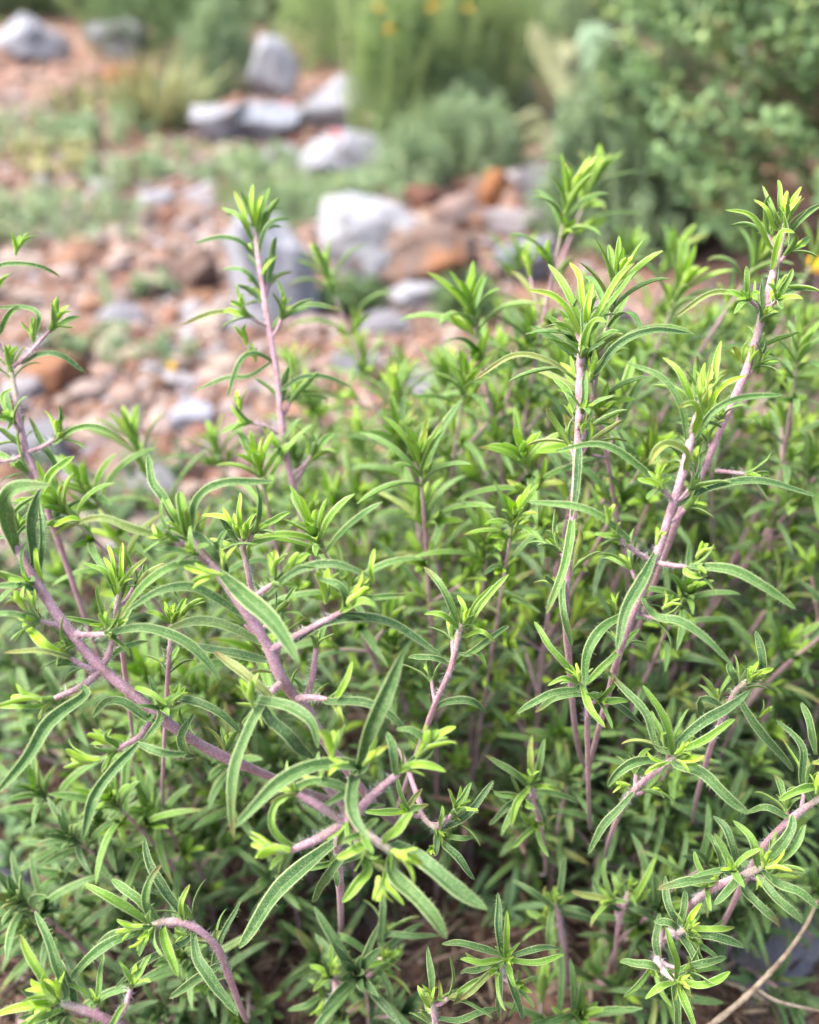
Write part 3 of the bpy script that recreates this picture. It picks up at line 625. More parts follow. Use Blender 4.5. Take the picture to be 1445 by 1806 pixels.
# small flowers
def flower(label, px, py, d, size, mat, npet, gpy, cat='flower', name='pink_flower'):
    p = P(px, py, d); c = np.array([p[0], p[1], gz(p[0], p[1])]); root = tag(empty(name, c), label, cat)
    st = MB(); tube(st, cr([c, (c + p) / 2 + np.array([.008, .004, 0]), p], 10), .0012, 5, A=(.3, .5, 0, 0)); s = st.build('stem', M_STEM, root); s.location = -c
    ax = unit([random.uniform(-.2, .2), -.55, .8])
    for k_ in range(npet):
        Lf = Leaves(); Lf.add(p, ax, frame_of(ax, k_ * 6.283 / npet), size * .55, size * .42, R(45), R(88), .5); b_ = MB(); Lf.into(b_, 1); o = b_.build('petal', mat, root); o.location = -c
    cb = MB(); cb.add(ICO1[0] * size * .13 + p + ax * size * .06, ICO1[1], (0, 0, 0, 0)); o = cb.build('flower_centre', M_YEL, root); o.location = -c
flower('pink flower above the ragged white rock', 593, 240, 2.05, .026, M_PINK, 5, 320)
flower('pink flower over the low blue grey stone', 503, 190, 2.5, .030, M_PINK, 5, 260)
flower('pink flower among the wispy plants beside yellow blooms', 774, 182, 2.5, .038, M_PINK, 5, 300)
flower('bright yellow orange flower cut by the picture edge', 1446, 470, .80, .020, M_YEL, 9, 700, name='yellow_flower')
flower('yellow flower low behind the right hand shoots', 1226, 625, .95, .026, M_YEL, 8, 800, name='yellow_flower')
flower('small yellow flower lying low in the gravel', 303, 648, 1.17, .010, M_YEL, 6, 650, name='yellow_flower')

# ------------------------------------------------------------------ the herb in front
HERB_BASE = np.array([0.03, 0.52, 0.0])
herb = tag(empty('savory_shrub', HERB_BASE), 'bushy herb with narrow green leaves, lime shoot tips and hairy pink stems', 'herb')

# each entry: depth (m), stem [x, y, depth offset mm] from the tip down, stem width top / foot (photo px), leaves, buds
# leaf: (width px, age tone, depth change at its tip mm, [x, y, x, y, ...]);  bud: (x, y, dx, dy, size px, leaves, depth offset mm)
HERO = [
 dict(d=.360, stem=[(1034, 560, 0), (1023, 640, 0), (1022, 705, 0), (1018, 800, 2), (1012, 900, 5), (1002, 1010, 14), (1000, 1120, 40)], r=(15, 18), foot=(.16, .50),
  leaves=[(18, .35, 4, [1032, 592, 1012, 540, 992, 500, 967, 465]), (16, .4, -2, [1024, 590, 1000, 545, 972, 520, 932, 513]), (15, .62, 8, [1032, 575, 1028, 530, 1022, 490, 1006, 462]),
   (17, .78, -4, [1032, 585, 1036, 545, 1046, 500]), (16, .38, 0, [1042, 580, 1062, 540, 1085, 500, 1118, 463]), (19, .40, -14, [1027, 632, 1034, 590, 1050, 565, 1071, 570]),
   (14, .3, 12, [1044, 588, 1068, 545, 1100, 505, 1122, 478]), (12, .9, 2, [1034, 570, 1033, 540, 1032, 515]),
   (15, .22, -2, [1012, 668, 965, 636, 905, 628, 837, 668]), (19, .18, 4, [1044, 662, 1090, 610, 1150, 585, 1219, 586]), (16, .3, 10, [1016, 725, 1002, 692, 978, 668]),
   (20, .12, -10, [1021, 772, 1021, 820, 1018, 860, 1008, 912]), (22, .22, -16, [1010, 915, 1004, 960, 990, 1020, 966, 1082]), (18, .12, 2, [992, 1040, 996, 1085, 1008, 1140])],
  buds=[(1020, 672, -28, -46, 46, 3, 0), (1038, 672, 22, -60, 62, 4, 0), (1027, 766, 0, -26, 34, 6, -4), (1013, 740, -10, -30, 40, 3, 6)]),
 dict(d=.335, stem=[(1238, 700, 0), (1218, 775, 0), (1206, 830, 0), (1188, 885, 0), (1163, 965, 2), (1132, 1045, 6), (1105, 1110, 18), (1085, 1180, 40)], r=(16, 19), foot=(.15, .49),
  leaves=[(19, .72, -2, [1228, 735, 1212, 690, 1195, 655, 1169, 630]), (17, .42, 6, [1242, 725, 1256, 690, 1262, 650, 1272, 602]), (13, .5, 10, [1240, 715, 1238, 690, 1243, 640]),
   (15, .92, -6, [1236, 725, 1232, 695, 1231, 662]), (14, .95, 0, [1242, 720, 1250, 690, 1254, 642]), (14, .75, -4, [1250, 728, 1268, 690, 1290, 672, 1318, 662]),
   (17, .25, -2, [1212, 782, 1203, 720, 1168, 668, 1107, 640]), (17, .25, 0, [1226, 775, 1256, 728, 1305, 702, 1382, 698]), (20, .40, -16, [1224, 770, 1232, 735, 1222, 712, 1196, 720]),
   (22, .34, -18, [1208, 832, 1210, 800, 1180, 784, 1158, 795, 1143, 820]), (18, .22, -3, [1182, 882, 1130, 825, 1062, 786, 978, 796]), (19, .15, 4, [1195, 892, 1250, 862, 1340, 848, 1442, 874]),
   (27, .14, -14, [1157, 975, 1130, 1030, 1104, 1080, 1086, 1147]), (18, .2, 0, [1112, 955, 1060, 912, 1010, 893, 930, 884]), (24, .2, -6, [1218, 1000, 1290, 1006, 1350, 1035, 1402, 1076]),
   (25, .25, -6, [1095, 1088, 1060, 1110, 1038, 1150, 1030, 1212]), (21, .25, -4, [1155, 1088, 1200, 1098, 1250, 1130, 1292, 1176]), (17, .3, 6, [1210, 1010, 1230, 1018, 1250, 1015])],
  buds=[(1170, 862, -20, -36, 44, 4, -6), (1160, 850, 2, -44, 40, 3, -6), (1212, 872, 26, -18, 44, 6, 6), (1158, 962, 4, -26, 36, 7, -10), (1072, 925, 4, -36, 42, 6, -4), (1228, 985, 20, -34, 44, 5, 4), (1090, 1075, -20, -28, 38, 5, 0), (1168, 1075, 26, -26, 42, 5, 2)],
  arms=[(1150, 990, 1120, 972, 1092, 950, 11), (1155, 992, 1185, 997, 1220, 1000, 11), (1112, 1073, 1135, 1085, 1160, 1092, 10), (1186, 884, 1178, 872, 1168, 860, 9)]),
 dict(d=.435, stem=[(1386, 395, 0), (1362, 490, 0), (1347, 545, 0), (1322, 640, 4), (1292, 710, 10), (1240, 830, 25), (1190, 930, 50)], r=(15, 17), foot=(.22, .62),
  leaves=[(13, .32, -4, [1362, 440, 1340, 400, 1318, 378, 1280, 370]), (13, .3, 0, [1374, 400, 1362, 370, 1345, 328]), (12, .4, 5, [1378, 385, 1376, 350, 1374, 317]), (14, .7, -4, [1384, 405, 1392, 370, 1414, 346]),
   (12, .95, 0, [1383, 390, 1384, 360, 1388, 336]), (12, .6, 4, [1388, 385, 1398, 355, 1414, 330]), (16, .45, -12, [1362, 480, 1370, 440, 1380, 408, 1402, 412]), (13, .25, 2, [1392, 412, 1415, 385, 1450, 358]), (11, .5, -2, [1368, 405, 1352, 370, 1330, 352]),
   (14, .2, 0, [1336, 538, 1300, 520, 1250, 520, 1190, 560]), (14, .2, 0, [1354, 542, 1385, 518, 1415, 510, 1450, 512])],
  buds=[(1340, 540, -28, -40, 48, 3, 0), (1352, 540, 30, -42, 48, 3, 0), (1322, 640, 10, -30, 40, 6, -3), (1310, 640, -22, -44, 50, 4, 5)],
  arms=[(1342, 543, 1330, 536, 1322, 528, 9), (1348, 544, 1362, 538, 1370, 530, 9), (1262, 830, 1290, 833, 1318, 836, 9)]),
 dict(d=.490, stem=[(448, 390, 0), (457, 462, 0), (474, 575, 0), (487, 650, 0), (498, 755, 2), (512, 835, 6), (532, 910, 20)], r=(11, 17), foot=(-.05, .60),
  leaves=[(12, .45, -2, [444, 420, 432, 380, 412, 335]), (12, .3, 0, [446, 425, 425, 385, 390, 366]), (11, .7, 0, [448, 405, 444, 365, 446, 325]), (11, .8, -3, [450, 405, 455, 365, 462, 345]), (12, .4, 2, [454, 415, 462, 370, 476, 330]),
   (13, .2, 0, [457, 450, 468, 410, 484, 392, 514, 385]), (13, .15, 0, [448, 452, 425, 428, 390, 420, 344, 430]), (12, .2, 0, [457, 508, 440, 485, 420, 475, 393, 475]), (10, .5, 4, [460, 490, 470, 470, 490, 450]),
   (14, .12, 0, [468, 577, 430, 555, 380, 553, 320, 574]), (14, .12, 0, [480, 577, 510, 550, 550, 538, 606, 548]), (15, .2, -8, [484, 640, 450, 625, 425, 640, 402, 702]), (13, .15, 2, [480, 640, 440, 665, 400, 668, 345, 690]), (13, .15, 2, [494, 690, 530, 668, 570, 665, 622, 684])],
  buds=[(448, 445, -16, -22, 26, 3, 0), (452, 500, -22, -14, 20, 3, 0), (434, 552, -14, -30, 40, 6, 0), (436, 610, -10, -32, 44, 6, -3), (500, 545, 6, -32, 30, 4, 0), (425, 725, -6, -30, 40, 6, 0), (452, 640, -6, -26, 36, 5, 2)],
  arms=[(474, 575, 455, 568, 438, 558, 7), (490, 765, 470, 752, 440, 745, 7), (512, 840, 535, 822, 552, 800, 7)]),
 dict(d=.330, stem=[(-30, 905, -8), (22, 950, -6), (75, 1045, -2), (132, 1125, 2), (180, 1180, 6), (240, 1228, 12), (305, 1282, 22), (375, 1325, 40), (430, 1350, 60)], r=(20, 27), foot=(-.06, .50),
  leaves=[(38, .10, -22, [32, 975, 12, 920, 22, 870, 88, 852]), (24, .16, -6, [60, 990, 55, 930, 66, 880, 76, 860]), (20, .35, 4, [76, 870, 96, 832, 132, 806]), (15, .2, 6, [70, 1010, 75, 950, 70, 880]), (14, .75, -4, [74, 1025, 66, 990, 62, 962]),
   (18, .25, -6, [68, 1045, 40, 1035, -10, 1032]), (24, .12, -4, [190, 1118, 260, 1108, 330, 1135, 390, 1200]), (16, .25, -2, [66, 1096, 30, 1085, -15, 1083]), (30, .22, -16, [150, 1228, 90, 1275, 50, 1335, -5, 1398]), (12, .3, -2, [70, 1246, 40, 1246, -10, 1248]),
   (13, .2, -2, [120, 1160, 70, 1148, 8, 1152]), (23, .75, 4, [100, 1150, 70, 1130, 42, 1098]), (17, .4, -6, [236, 1214, 262, 1222, 295, 1243]), (23, .1, -2, [306, 1232, 350, 1240, 390, 1262, 425, 1295]), (25, .18, -12, [245, 1312, 200, 1360, 165, 1410, 144, 1478]),
   (20, .18, -8, [288, 1240, 282, 1270, 258, 1305]), (20, .1, 2, [240, 1310, 280, 1328, 330, 1330]), (24, .1, 6, [260, 1268, 220, 1240, 190, 1240, 163, 1262]), (22, .12, 6, [342, 1260, 322, 1300, 330, 1330, 345, 1340]), (16, .22, 2, [195, 1160, 225, 1140, 262, 1132]), (15, .3, -6, [210, 1320, 190, 1300, 195, 1285])],
  buds=[(45, 1075, -22, -30, 50, 4, -6), (188, 1110, -8, -40, 46, 4, -4), (74, 1235, -66, -20, 70, 4, -8), (62, 1075, -6, -20, 44, 4, -4), (305, 1245, 14, -44, 56, 5, -4), (178, 1338, -64, 6, 72, 5, -8), (210, 1318, -60, -34, 62, 4, 0), (205, 1108, 20, -26, 30, 4, 2)],
  arms=[(130, 1118, 155, 1120, 188, 1118, 14), (125, 1115, 98, 1102, 70, 1095, 12), (178, 1182, 145, 1210, 96, 1232, 15), (176, 1184, 150, 1175, 122, 1160, 12), (186, 1168, 193, 1150, 200, 1125, 13), (264, 1275, 245, 1300, 206, 1322, 13)]),
 dict(d=.310, stem=[(332, 945, -4), (372, 992, -2), (430, 1075, 0), (468, 1130, 4), (490, 1182, 8), (512, 1220, 16), (545, 1256, 30), (590, 1330, 60)], r=(19, 30), foot=(.02, .50),
  leaves=[(22, .14, 6, [316, 930, 290, 880, 268, 850, 263, 800]), (23, .12, -4, [338, 935, 352, 880, 400, 852, 482, 850]), (21, .14, -3, [308, 950, 240, 935, 180, 915, 130, 925]), (15, .7, -2, [150, 918, 120, 916, 95, 930]), (18, .3, 0, [330, 935, 305, 905, 282, 865]),
   (30, .55, -4, [328, 945, 322, 905, 318, 868]), (38, .12, -34, [388, 1012, 430, 1050, 480, 1095, 526, 1172]), (22, .16, 6, [350, 945, 378, 975, 402, 1008]), (22, .2, -6, [428, 1085, 350, 1040, 285, 1042, 222, 1078]), (22, .28, -2, [370, 996, 310, 998, 260, 1030, 208, 1092]),
   (24, .10, 4, [468, 1138, 400, 1104, 340, 1098, 275, 1118]), (24, .12, -4, [510, 1138, 580, 1098, 680, 1095, 778, 1158]), (20, .12, 0, [470, 1052, 520, 1010, 590, 995, 665, 1020]), (27, .13, -14, [470, 1232, 440, 1290, 412, 1370, 414, 1478]), (27, .14, -10, [452, 1236, 510, 1245, 548, 1275, 560, 1320]),
   (20, .1, 0, [580, 1238, 640, 1240, 690, 1262, 736, 1312]), (30, .06, 8, [475, 1268, 510, 1300, 550, 1340]), (17, .45, 2, [592, 1235, 612, 1200, 620, 1166]), (14, .4, 0, [590, 1240, 600, 1262, 606, 1285]), (24, .08, 8, [470, 1165, 400, 1150, 330, 1140]), (25, .06, 10, [490, 1240, 430, 1190, 380, 1150]),
   (14, .4, 0, [660, 1030, 655, 1000, 662, 968]), (14, .75, -2, [612, 1060, 630, 1040, 652, 1020]), (22, .35, -8, [610, 1075, 640, 1062, 662, 1068]), (15, .25, 2, [620, 1062, 660, 1055, 720, 1048]), (18, .2, -2, [612, 1070, 600, 1035, 560, 1018])],
  buds=[(395, 1012, -76, 0, 70, 4, -14), (392, 1005, 6, -44, 44, 3, -12), (480, 1015, 4, -50, 60, 5, -2), (500, 1010, 34, -36, 60, 4, -2), (612, 1065, 46, -40, 64, 6, -4), (445, 1245, -12, -60, 60, 6, -6), (300, 950, -30, -10, 46, 4, -4), (575, 1065, -4, -70, 70, 5, 6)],
  arms=[(480, 1145, 540, 1112, 602, 1080, 15), (494, 1206, 480, 1220, 462, 1238, 16), (524, 1232, 550, 1230, 578, 1234, 15), (540, 1235, 552, 1190, 558, 1140, 15), (440, 1060, 460, 1045, 482, 1030, 14)]),
 dict(d=.285, stem=[(690, 1500, -12), (650, 1475, -6), (612, 1450, 2), (596, 1490, 40), (600, 1560, 90)], r=(20, 22), foot=(.03, .47),
  leaves=[(36, .14, -16, [640, 1348, 655, 1290, 680, 1225, 716, 1148]), (32, .16, -16, [625, 1352, 560, 1352, 490, 1385, 412, 1458]), (28, .12, -22, [624, 1372, 618, 1410, 628, 1445, 655, 1480]), (40, .14, -10, [702, 1492, 750, 1525, 800, 1562, 858, 1607]),
   (35, .14, -10, [692, 1540, 725, 1575, 755, 1610, 790, 1653]), (42, .14, -8, [605, 1475, 530, 1535, 470, 1600, 424, 1672]), (26, .3, -6, [682, 1482, 705, 1462, 728, 1432]), (25, .35, -6, [660, 1486, 630, 1498, 594, 1514]), (24, .35, -4, [650, 1535, 630, 1560, 604, 1590]),
   (20, .45, -8, [680, 1555, 692, 1575, 712, 1597]), (20, .4, -6, [705, 1362, 740, 1348, 786, 1362]), (20, .2, 4, [700, 1365, 695, 1330, 685, 1290]), (18, .2, 4, [760, 1325, 730, 1290, 700, 1285]), (22, .2, 4, [575, 1420, 610, 1395, 560, 1380, 500, 1400]),
   (18, .3, 6, [485, 1420, 480, 1460, 510, 1490, 545, 1495]), (24, .15, 8, [610, 1500, 580, 1540, 550, 1590])],
  buds=[(690, 1500, 14, 6, 66, 6, -16), (668, 1545, 2, 46, 56, 6, -12), (735, 1335, 44, -60, 86, 7, 0), (512, 1500, -88, -8, 84, 6, -4), (588, 1340, -10, -64, 76, 5, -16), (640, 1350, 40, -40, 56, 4, -14), (615, 1345, -40, 0, 44, 4, -18)],
  arms=[(612, 1450, 570, 1425, 524, 1398, 21), (616, 1446, 600, 1415, 572, 1385, 18), (618, 1446, 655, 1405, 705, 1362, 20), (606, 1453, 560, 1480, 512, 1500, 20), (612, 1452, 628, 1475, 640, 1500, 20), (624, 1368, 618, 1400, 612, 1450, 15)]),
 dict(d=.355, stem=[(262, 1632, 0), (300, 1625, 2), (345, 1636, 6), (385, 1675, 16), (405, 1725, 40)], r=(16, 20), foot=(-.03, .44),
  leaves=[(22, .3, -2, [262, 1628, 220, 1600, 185, 1578, 148, 1560]), (22, .2, 4, [275, 1618, 250, 1590, 222, 1570, 195, 1552]), (19, .25, -2, [265, 1622, 256, 1590, 265, 1555, 286, 1525]), (24, .2, -6, [248, 1642, 200, 1660, 160, 1690, 114, 1737]),
   (22, .3, -12, [286, 1632, 292, 1665, 302, 1690, 316, 1722]), (26, .12, -8, [342, 1648, 348, 1690, 372, 1725, 418, 1792]), (22, .06, 6, [322, 1612, 290, 1570, 268, 1530, 254, 1478]), (15, .35, 0, [322, 1615, 320, 1590, 336, 1560]), (20, .08, 8, [330, 1660, 270, 1690, 205, 1740]),
   (22, .1, 8, [400, 1700, 360, 1720, 300, 1760]), (16, .12, 6, [376, 1720, 392, 1650, 425, 1590]), (22, .08, 10, [250, 1645, 200, 1650, 160, 1690])],
  buds=[(252, 1634, -60, 4, 60, 5, -6), (268, 1625, -30, -30, 40, 3, 2), (252, 1655, -10, 14, 34, 3, -8), (330, 1648, -20, 0, 30, 3, -4)]),
 dict(d=.330, stem=[(105, 1768, -4), (140, 1778, 0), (185, 1796, 4), (240, 1830, 20)], r=(18, 20), foot=(-.08, .42),
  leaves=[(22, .35, -2, [100, 1762, 72, 1720, 55, 1690, 38, 1648]), (22, .15, 2, [118, 1755, 100, 1700, 82, 1650, 64, 1606]), (24, .2, 4, [130, 1765, 110, 1715, 90, 1690]), (22, .6, -6, [90, 1770, 50, 1775, -10, 1790]), (20, .3, 0, [110, 1780, 60, 1800, 10, 1830])],
  buds=[(98, 1765, -40, -26, 62, 6, -8), (105, 1760, -8, -50, 54, 4, -4), (90, 1780, -50, 8, 54, 4, -8), (232, 1735, 4, -40, 46, 5, 6)],
  arms=[(205, 1795, 220, 1778, 232, 1740, 13)]),
 dict(d=.370, stem=[(1345, 1528, -6), (1310, 1545, 0), (1270, 1560, 10), (1215, 1600, 50)], r=(17, 19), foot=(.19, .45),
  leaves=[(19, .3, 0, [1336, 1528, 1330, 1495, 1318, 1470, 1294, 1446]), (20, .1, 2, [1302, 1528, 1290, 1490, 1278, 1460, 1258, 1438]), (26, .12, -2, [1358, 1512, 1380, 1490, 1395, 1462, 1396, 1436]), (21, .25, -2, [1368, 1520, 1392, 1502, 1410, 1480, 1421, 1455]),
   (21, .25, -8, [1352, 1542, 1380, 1562, 1410, 1575, 1445, 1600]), (22, .15, -4, [1342, 1552, 1365, 1580, 1390, 1605, 1414, 1628]), (21, .1, -2, [1312, 1570, 1335, 1592, 1355, 1612, 1374, 1634]), (23, .1, -4, [1268, 1550, 1230, 1552, 1200, 1558, 1160, 1570]), (22, .15, -10, [1318, 1540, 1298, 1560, 1280, 1575, 1262, 1597]), (18, .1, 6, [1272, 1525, 1262, 1490, 1248, 1470])],
  buds=[(1345, 1530, 8, -38, 42, 4, -8), (1350, 1532, 40, -12, 52, 5, -8), (1268, 1552, -8, -10, 26, 4, -4), (1335, 1545, 4, 12, 24, 3, -10)]),
 dict(d=.415, stem=[(1192, 1728, -4), (1170, 1712, 6), (1160, 1690, 30), (1165, 1650, 70)], r=(13, 16), foot=(.16, .42),
  leaves=[(18, .45, -10, [1192, 1724, 1192, 1695, 1185, 1670, 1174, 1636]), (19, .35, 0, [1200, 1728, 1230, 1738, 1260, 1730, 1289, 1714]), (19, .4, -8, [1190, 1735, 1168, 1742, 1138, 1760]), (18, .35, -10, [1196, 1738, 1208, 1770, 1228, 1815]), (20, .15, 4, [1166, 1712, 1140, 1702, 1093, 1697]),
   (18, .15, 2, [1190, 1745, 1196, 1780, 1200, 1830]), (18, .12, 6, [1200, 1712, 1240, 1700, 1282, 1690]), (19, .1, 8, [1165, 1700, 1158, 1660, 1165, 1610])],
  buds=[(1194, 1730, 6, -4, 26, 5, -12)]),
 dict(d=.430, stem=[(1212, 1640, -4), (1195, 1645, 6), (1180, 1650, 40)], r=(12, 15), foot=(.18, .46),
  leaves=[(16, .35, 0, [1218, 1638, 1255, 1640, 1296, 1636]), (20, .12, -2, [1218, 1648, 1260, 1652, 1312, 1672]), (15, .8, -4, [1208, 1640, 1220, 1618, 1236, 1592]), (18, .15, -8, [1202, 1652, 1222, 1685, 1232, 1722]), (18, .15, 0, [1198, 1640, 1180, 1628, 1154, 1624]), (18, .12, 4, [1200, 1635, 1208, 1605, 1208, 1570]), (19, .1, 4, [1196, 1630, 1180, 1600, 1172, 1545])],
  buds=[(1212, 1640, 8, -10, 28, 5, -8)]),
 dict(d=.405, stem=[(892, 1690, -10), (884, 1706, 10), (884, 1720, 60)], r=(12, 15), foot=(.07, .42),
  leaves=[(18, .15, 4, [886, 1682, 880, 1640, 878, 1574]), (15, .45, -10, [893, 1688, 894, 1650, 893, 1606]), (16, .3, -6, [888, 1692, 850, 1698, 812, 1692]), (17, .15, 4, [880, 1684, 830, 1668, 780, 1663]), (15, .35, -4, [900, 1694, 950, 1698, 996, 1684]), (15, .12, 6, [906, 1686, 945, 1674, 986, 1672]),
   (15, .4, -10, [894, 1698, 902, 1722, 910, 1742]), (18, .15, 0, [892, 1702, 905, 1745, 924, 1798]), (18, .1, 6, [884, 1702, 882, 1745, 882, 1800]), (16, .1, 10, [872, 1700, 840, 1712, 812, 1715])],
  buds=[(893, 1690, 2, 4, 22, 4, -12)]),
 dict(d=.375, stem=[(1192, 1332, -6), (1168, 1352, 0), (1120, 1392, 14), (1090, 1440, 60)], r=(13, 15), foot=(.13, .46),
  leaves=[(19, .4, -8, [1186, 1330, 1178, 1290, 1162, 1250, 1133, 1208]), (19, .35, -2, [1200, 1325, 1240, 1308, 1268, 1290, 1297, 1270]), (24, .12, 6, [1195, 1312, 1240, 1275, 1280, 1250, 1322, 1217]), (26, .15, -8, [1192, 1348, 1235, 1362, 1275, 1398, 1322, 1436]), (22, .15, -2, [1162, 1342, 1120, 1345, 1095, 1360, 1072, 1388]),
   (20, .12, 2, [1118, 1398, 1090, 1430, 1062, 1460, 1038, 1505]), (18, .1, 10, [1160, 1318, 1140, 1260, 1100, 1215, 1070, 1180])],
  buds=[(1190, 1330, 20, -14, 34, 4, -10), (1180, 1345, -50, 6, 50, 3, -10), (1195, 1340, 36, 20, 44, 3, -8), (1112, 1385, -30, -4, 40, 5, 0)]),
 dict(d=.400, stem=[(1022, 1200, -6), (1036, 1235, 4), (1036, 1300, 26)], r=(12, 15), foot=(.11, .50),
  leaves=[(17, .3, 0, [1016, 1198, 990, 1165, 965, 1135, 942, 1096]), (17, .3, 4, [1034, 1205, 1065, 1175, 1095, 1145, 1127, 1108]), (14, .45, -8, [1018, 1206, 995, 1198, 966, 1208]), (18, .18, -4, [1018, 1216, 975, 1222, 945, 1238, 911, 1260]), (18, .3, -12, [1028, 1215, 1042, 1250, 1066, 1284]), (17, .12, 4, [1046, 1225, 1090, 1245, 1132, 1282]), (18, .08, 8, [1020, 1225, 980, 1232, 945, 1255])],
  buds=[(1022, 1202, -4, -28, 30, 4, -8)]),
 dict(d=.420, stem=[(815, 1098, -4), (805, 1135, 0), (795, 1180, 6), (760, 1262, 26)], r=(12, 15), foot=(.04, .52),
  leaves=[(18, .25, 0, [808, 1105, 792, 1060, 775, 1030, 747, 1000]), (16, .3, 0, [826, 1105, 850, 1065, 898, 1014]), (13, .85, -4, [814, 1100, 820, 1075, 806, 1050]), (14, .6, 2, [820, 1102, 840, 1065, 870, 1032]), (15, .45, -4, [808, 1108, 782, 1086, 748, 1083]), (14, .35, -4, [824, 1122, 850, 1115, 874, 1132]), (14, .3, -4, [814, 1162, 838, 1150, 860, 1178]), (15, .15, 4, [826, 1155, 860, 1130, 898, 1104]), (15, .12, 4, [790, 1170, 760, 1160, 720, 1160]), (20, .1, 4, [785, 1240, 830, 1238, 860, 1258])],
  buds=[(818, 1100, 6, -30, 32, 5, -6)]),
 dict(d=.455, stem=[(936, 1382, -6), (942, 1405, 4), (952, 1450, 30)], r=(11, 14), foot=(.10, .50),
  leaves=[(16, .2, -4, [930, 1386, 905, 1362, 856, 1332]), (14, .35, 0, [936, 1378, 936, 1340, 938, 1296]), (14, .15, 4, [948, 1372, 955, 1340, 960, 1302]), (17, .3, -8, [930, 1392, 912, 1418, 900, 1457]), (14, .35, -2, [945, 1388, 965, 1388, 987, 1396]), (15, .15, 2, [950, 1396, 985, 1402, 1018, 1416]), (15, .1, 0, [924, 1405, 890, 1430, 864, 1455]), (14, .1, 6, [945, 1408, 960, 1440, 965, 1465])],
  buds=[(936, 1380, 2, -26, 28, 4, -6)]),
 dict(d=.455, stem=[(20, 655, 0), (46, 795, 0), (66, 840, 3), (95, 930, 14)], r=(13, 17), foot=(-.16, .52),
  leaves=[(15, .2, 0, [96, 782, 130, 758, 170, 755, 228, 782]), (15, .15, 0, [40, 640, 75, 625, 110, 628, 152, 657]), (13, .15, 0, [-5, 475, 30, 466, 70, 470, 106, 488]), (15, .2, 4, [100, 830, 80, 790, 50, 735]), (16, .25, -4, [0, 590, 22, 550, 45, 540]), (12, .25, 2, [42, 542, 70, 558, 62, 600]), (14, .3, -6, [5, 700, 20, 740, 14, 760])],
  buds=[(102, 778, 4, -50, 56, 3, 0), (95, 575, 14, -50, 54, 5, 6), (28, 450, 4, -40, 50, 5, 6), (60, 605, -4, -40, 50, 4, 4), (15, 650, -5, -50, 50, 5, 0)],
  arms=[(46, 798, 75, 788, 100, 772, 9), (46, 800, 20, 812, -8, 815, 9), (22, 648, 50, 625, 90, 580, 8), (20, 655, -5, 600, -10, 520, 11)]),
 dict(d=.390, stem=[(425, 948, -2), (434, 990, 2), (446, 1050, 12), (470, 1130, 50)], r=(12, 14), foot=(.0, .52),
  leaves=[(12, .88, 0, [428, 945, 422, 905, 424, 868]), (13, .6, 2, [420, 945, 400, 915, 356, 908]), (12, .95, -3, [424, 945, 408, 920, 393, 896]), (13, .5, -4, [436, 955, 440, 925, 452, 905]), (13, .9, -2, [428, 950, 416, 930, 412, 905]), (15, .3, 0, [440, 985, 445, 960, 490, 950]), (14, .4, 0, [425, 985, 400, 960, 370, 950])],
  buds=[(428, 950, 4, -40, 40, 4, -4)]),
 dict(d=.385, stem=[(212, 1035, -2), (208, 1062, 2), (205, 1095, 8), (220, 1180, 40)], r=(11, 13), foot=(-.03, .5),
  leaves=[(14, .4, 0, [205, 1050, 185, 1010, 148, 993]), (13, .7, -2, [208, 1048, 198, 1010, 184, 982]), (12, .92, 0, [212, 1045, 214, 1000, 215, 956]), (11, .9, 2, [208, 1040, 200, 990, 190, 960]), (15, .3, 0, [216, 1052, 232, 1010, 260, 982])], buds=[(210, 1045, 2, -36, 40, 4, -3)]),
 dict(d=.405, stem=[(303, 1090, -2), (302, 1120, 2), (296, 1200, 18)], r=(10, 13), foot=(-.01, .5),
  leaves=[(13, .4, 0, [300, 1100, 280, 1085, 257, 1078]), (12, .9, 0, [304, 1098, 303, 1080, 304, 1068]), (11, .75, 0, [303, 1098, 295, 1080, 290, 1060]), (13, .55, 2, [308, 1098, 318, 1075, 328, 1055]), (11, .4, 0, [310, 1102, 322, 1092, 335, 1086])], buds=[(303, 1098, 2, -30, 30, 4, -3)]),
 dict(d=.43, stem=[(1320, 1200, -4), (1300, 1215, 0), (1280, 1255, 12), (1250, 1330, 50)], r=(12, 15), foot=(.2, .5),
  leaves=[(20, .1, 0, [1345, 1190, 1345, 1160, 1332, 1112]), (15, .5, -4, [1325, 1200, 1345, 1185, 1365, 1180]), (14, .9, -4, [1318, 1205, 1322, 1190, 1325, 1175]), (20, .1, 4, [1280, 1250, 1240, 1235, 1232, 1270]), (20, .1, 6, [1300, 1225, 1340, 1290, 1400, 1360]), (18, .25, 0, [1300, 1210, 1290, 1185, 1285, 1170])], buds=[(1322, 1205, 8, -34, 40, 5, -4), (1340, 1265, 20, -20, 34, 4, 4)]),
 dict(d=.40, stem=[(1450, 1405, -4), (1400, 1440, 0), (1350, 1490, 14), (1310, 1560, 50)], r=(15, 17), foot=(.21, .46),
  leaves=[(20, .3, -2, [1440, 1390, 1410, 1395, 1373, 1410]), (17, .15, 2, [1415, 1380, 1415, 1320, 1370, 1270]), (18, .12, 4, [1440, 1330, 1430, 1280, 1415, 1238]), (20, .3, -4, [1460, 1345, 1445, 1345, 1432, 1345]), (18, .12, 4, [1385, 1440, 1350, 1425, 1318, 1432])], buds=[(1440, 1400, 4, -40, 40, 4, -4)]),
 dict(d=.475, stem=[(675, 1690, 0), (640, 1712, 4), (600, 1740, 12), (575, 1780, 30)], r=(12, 14), foot=(.0, .42),
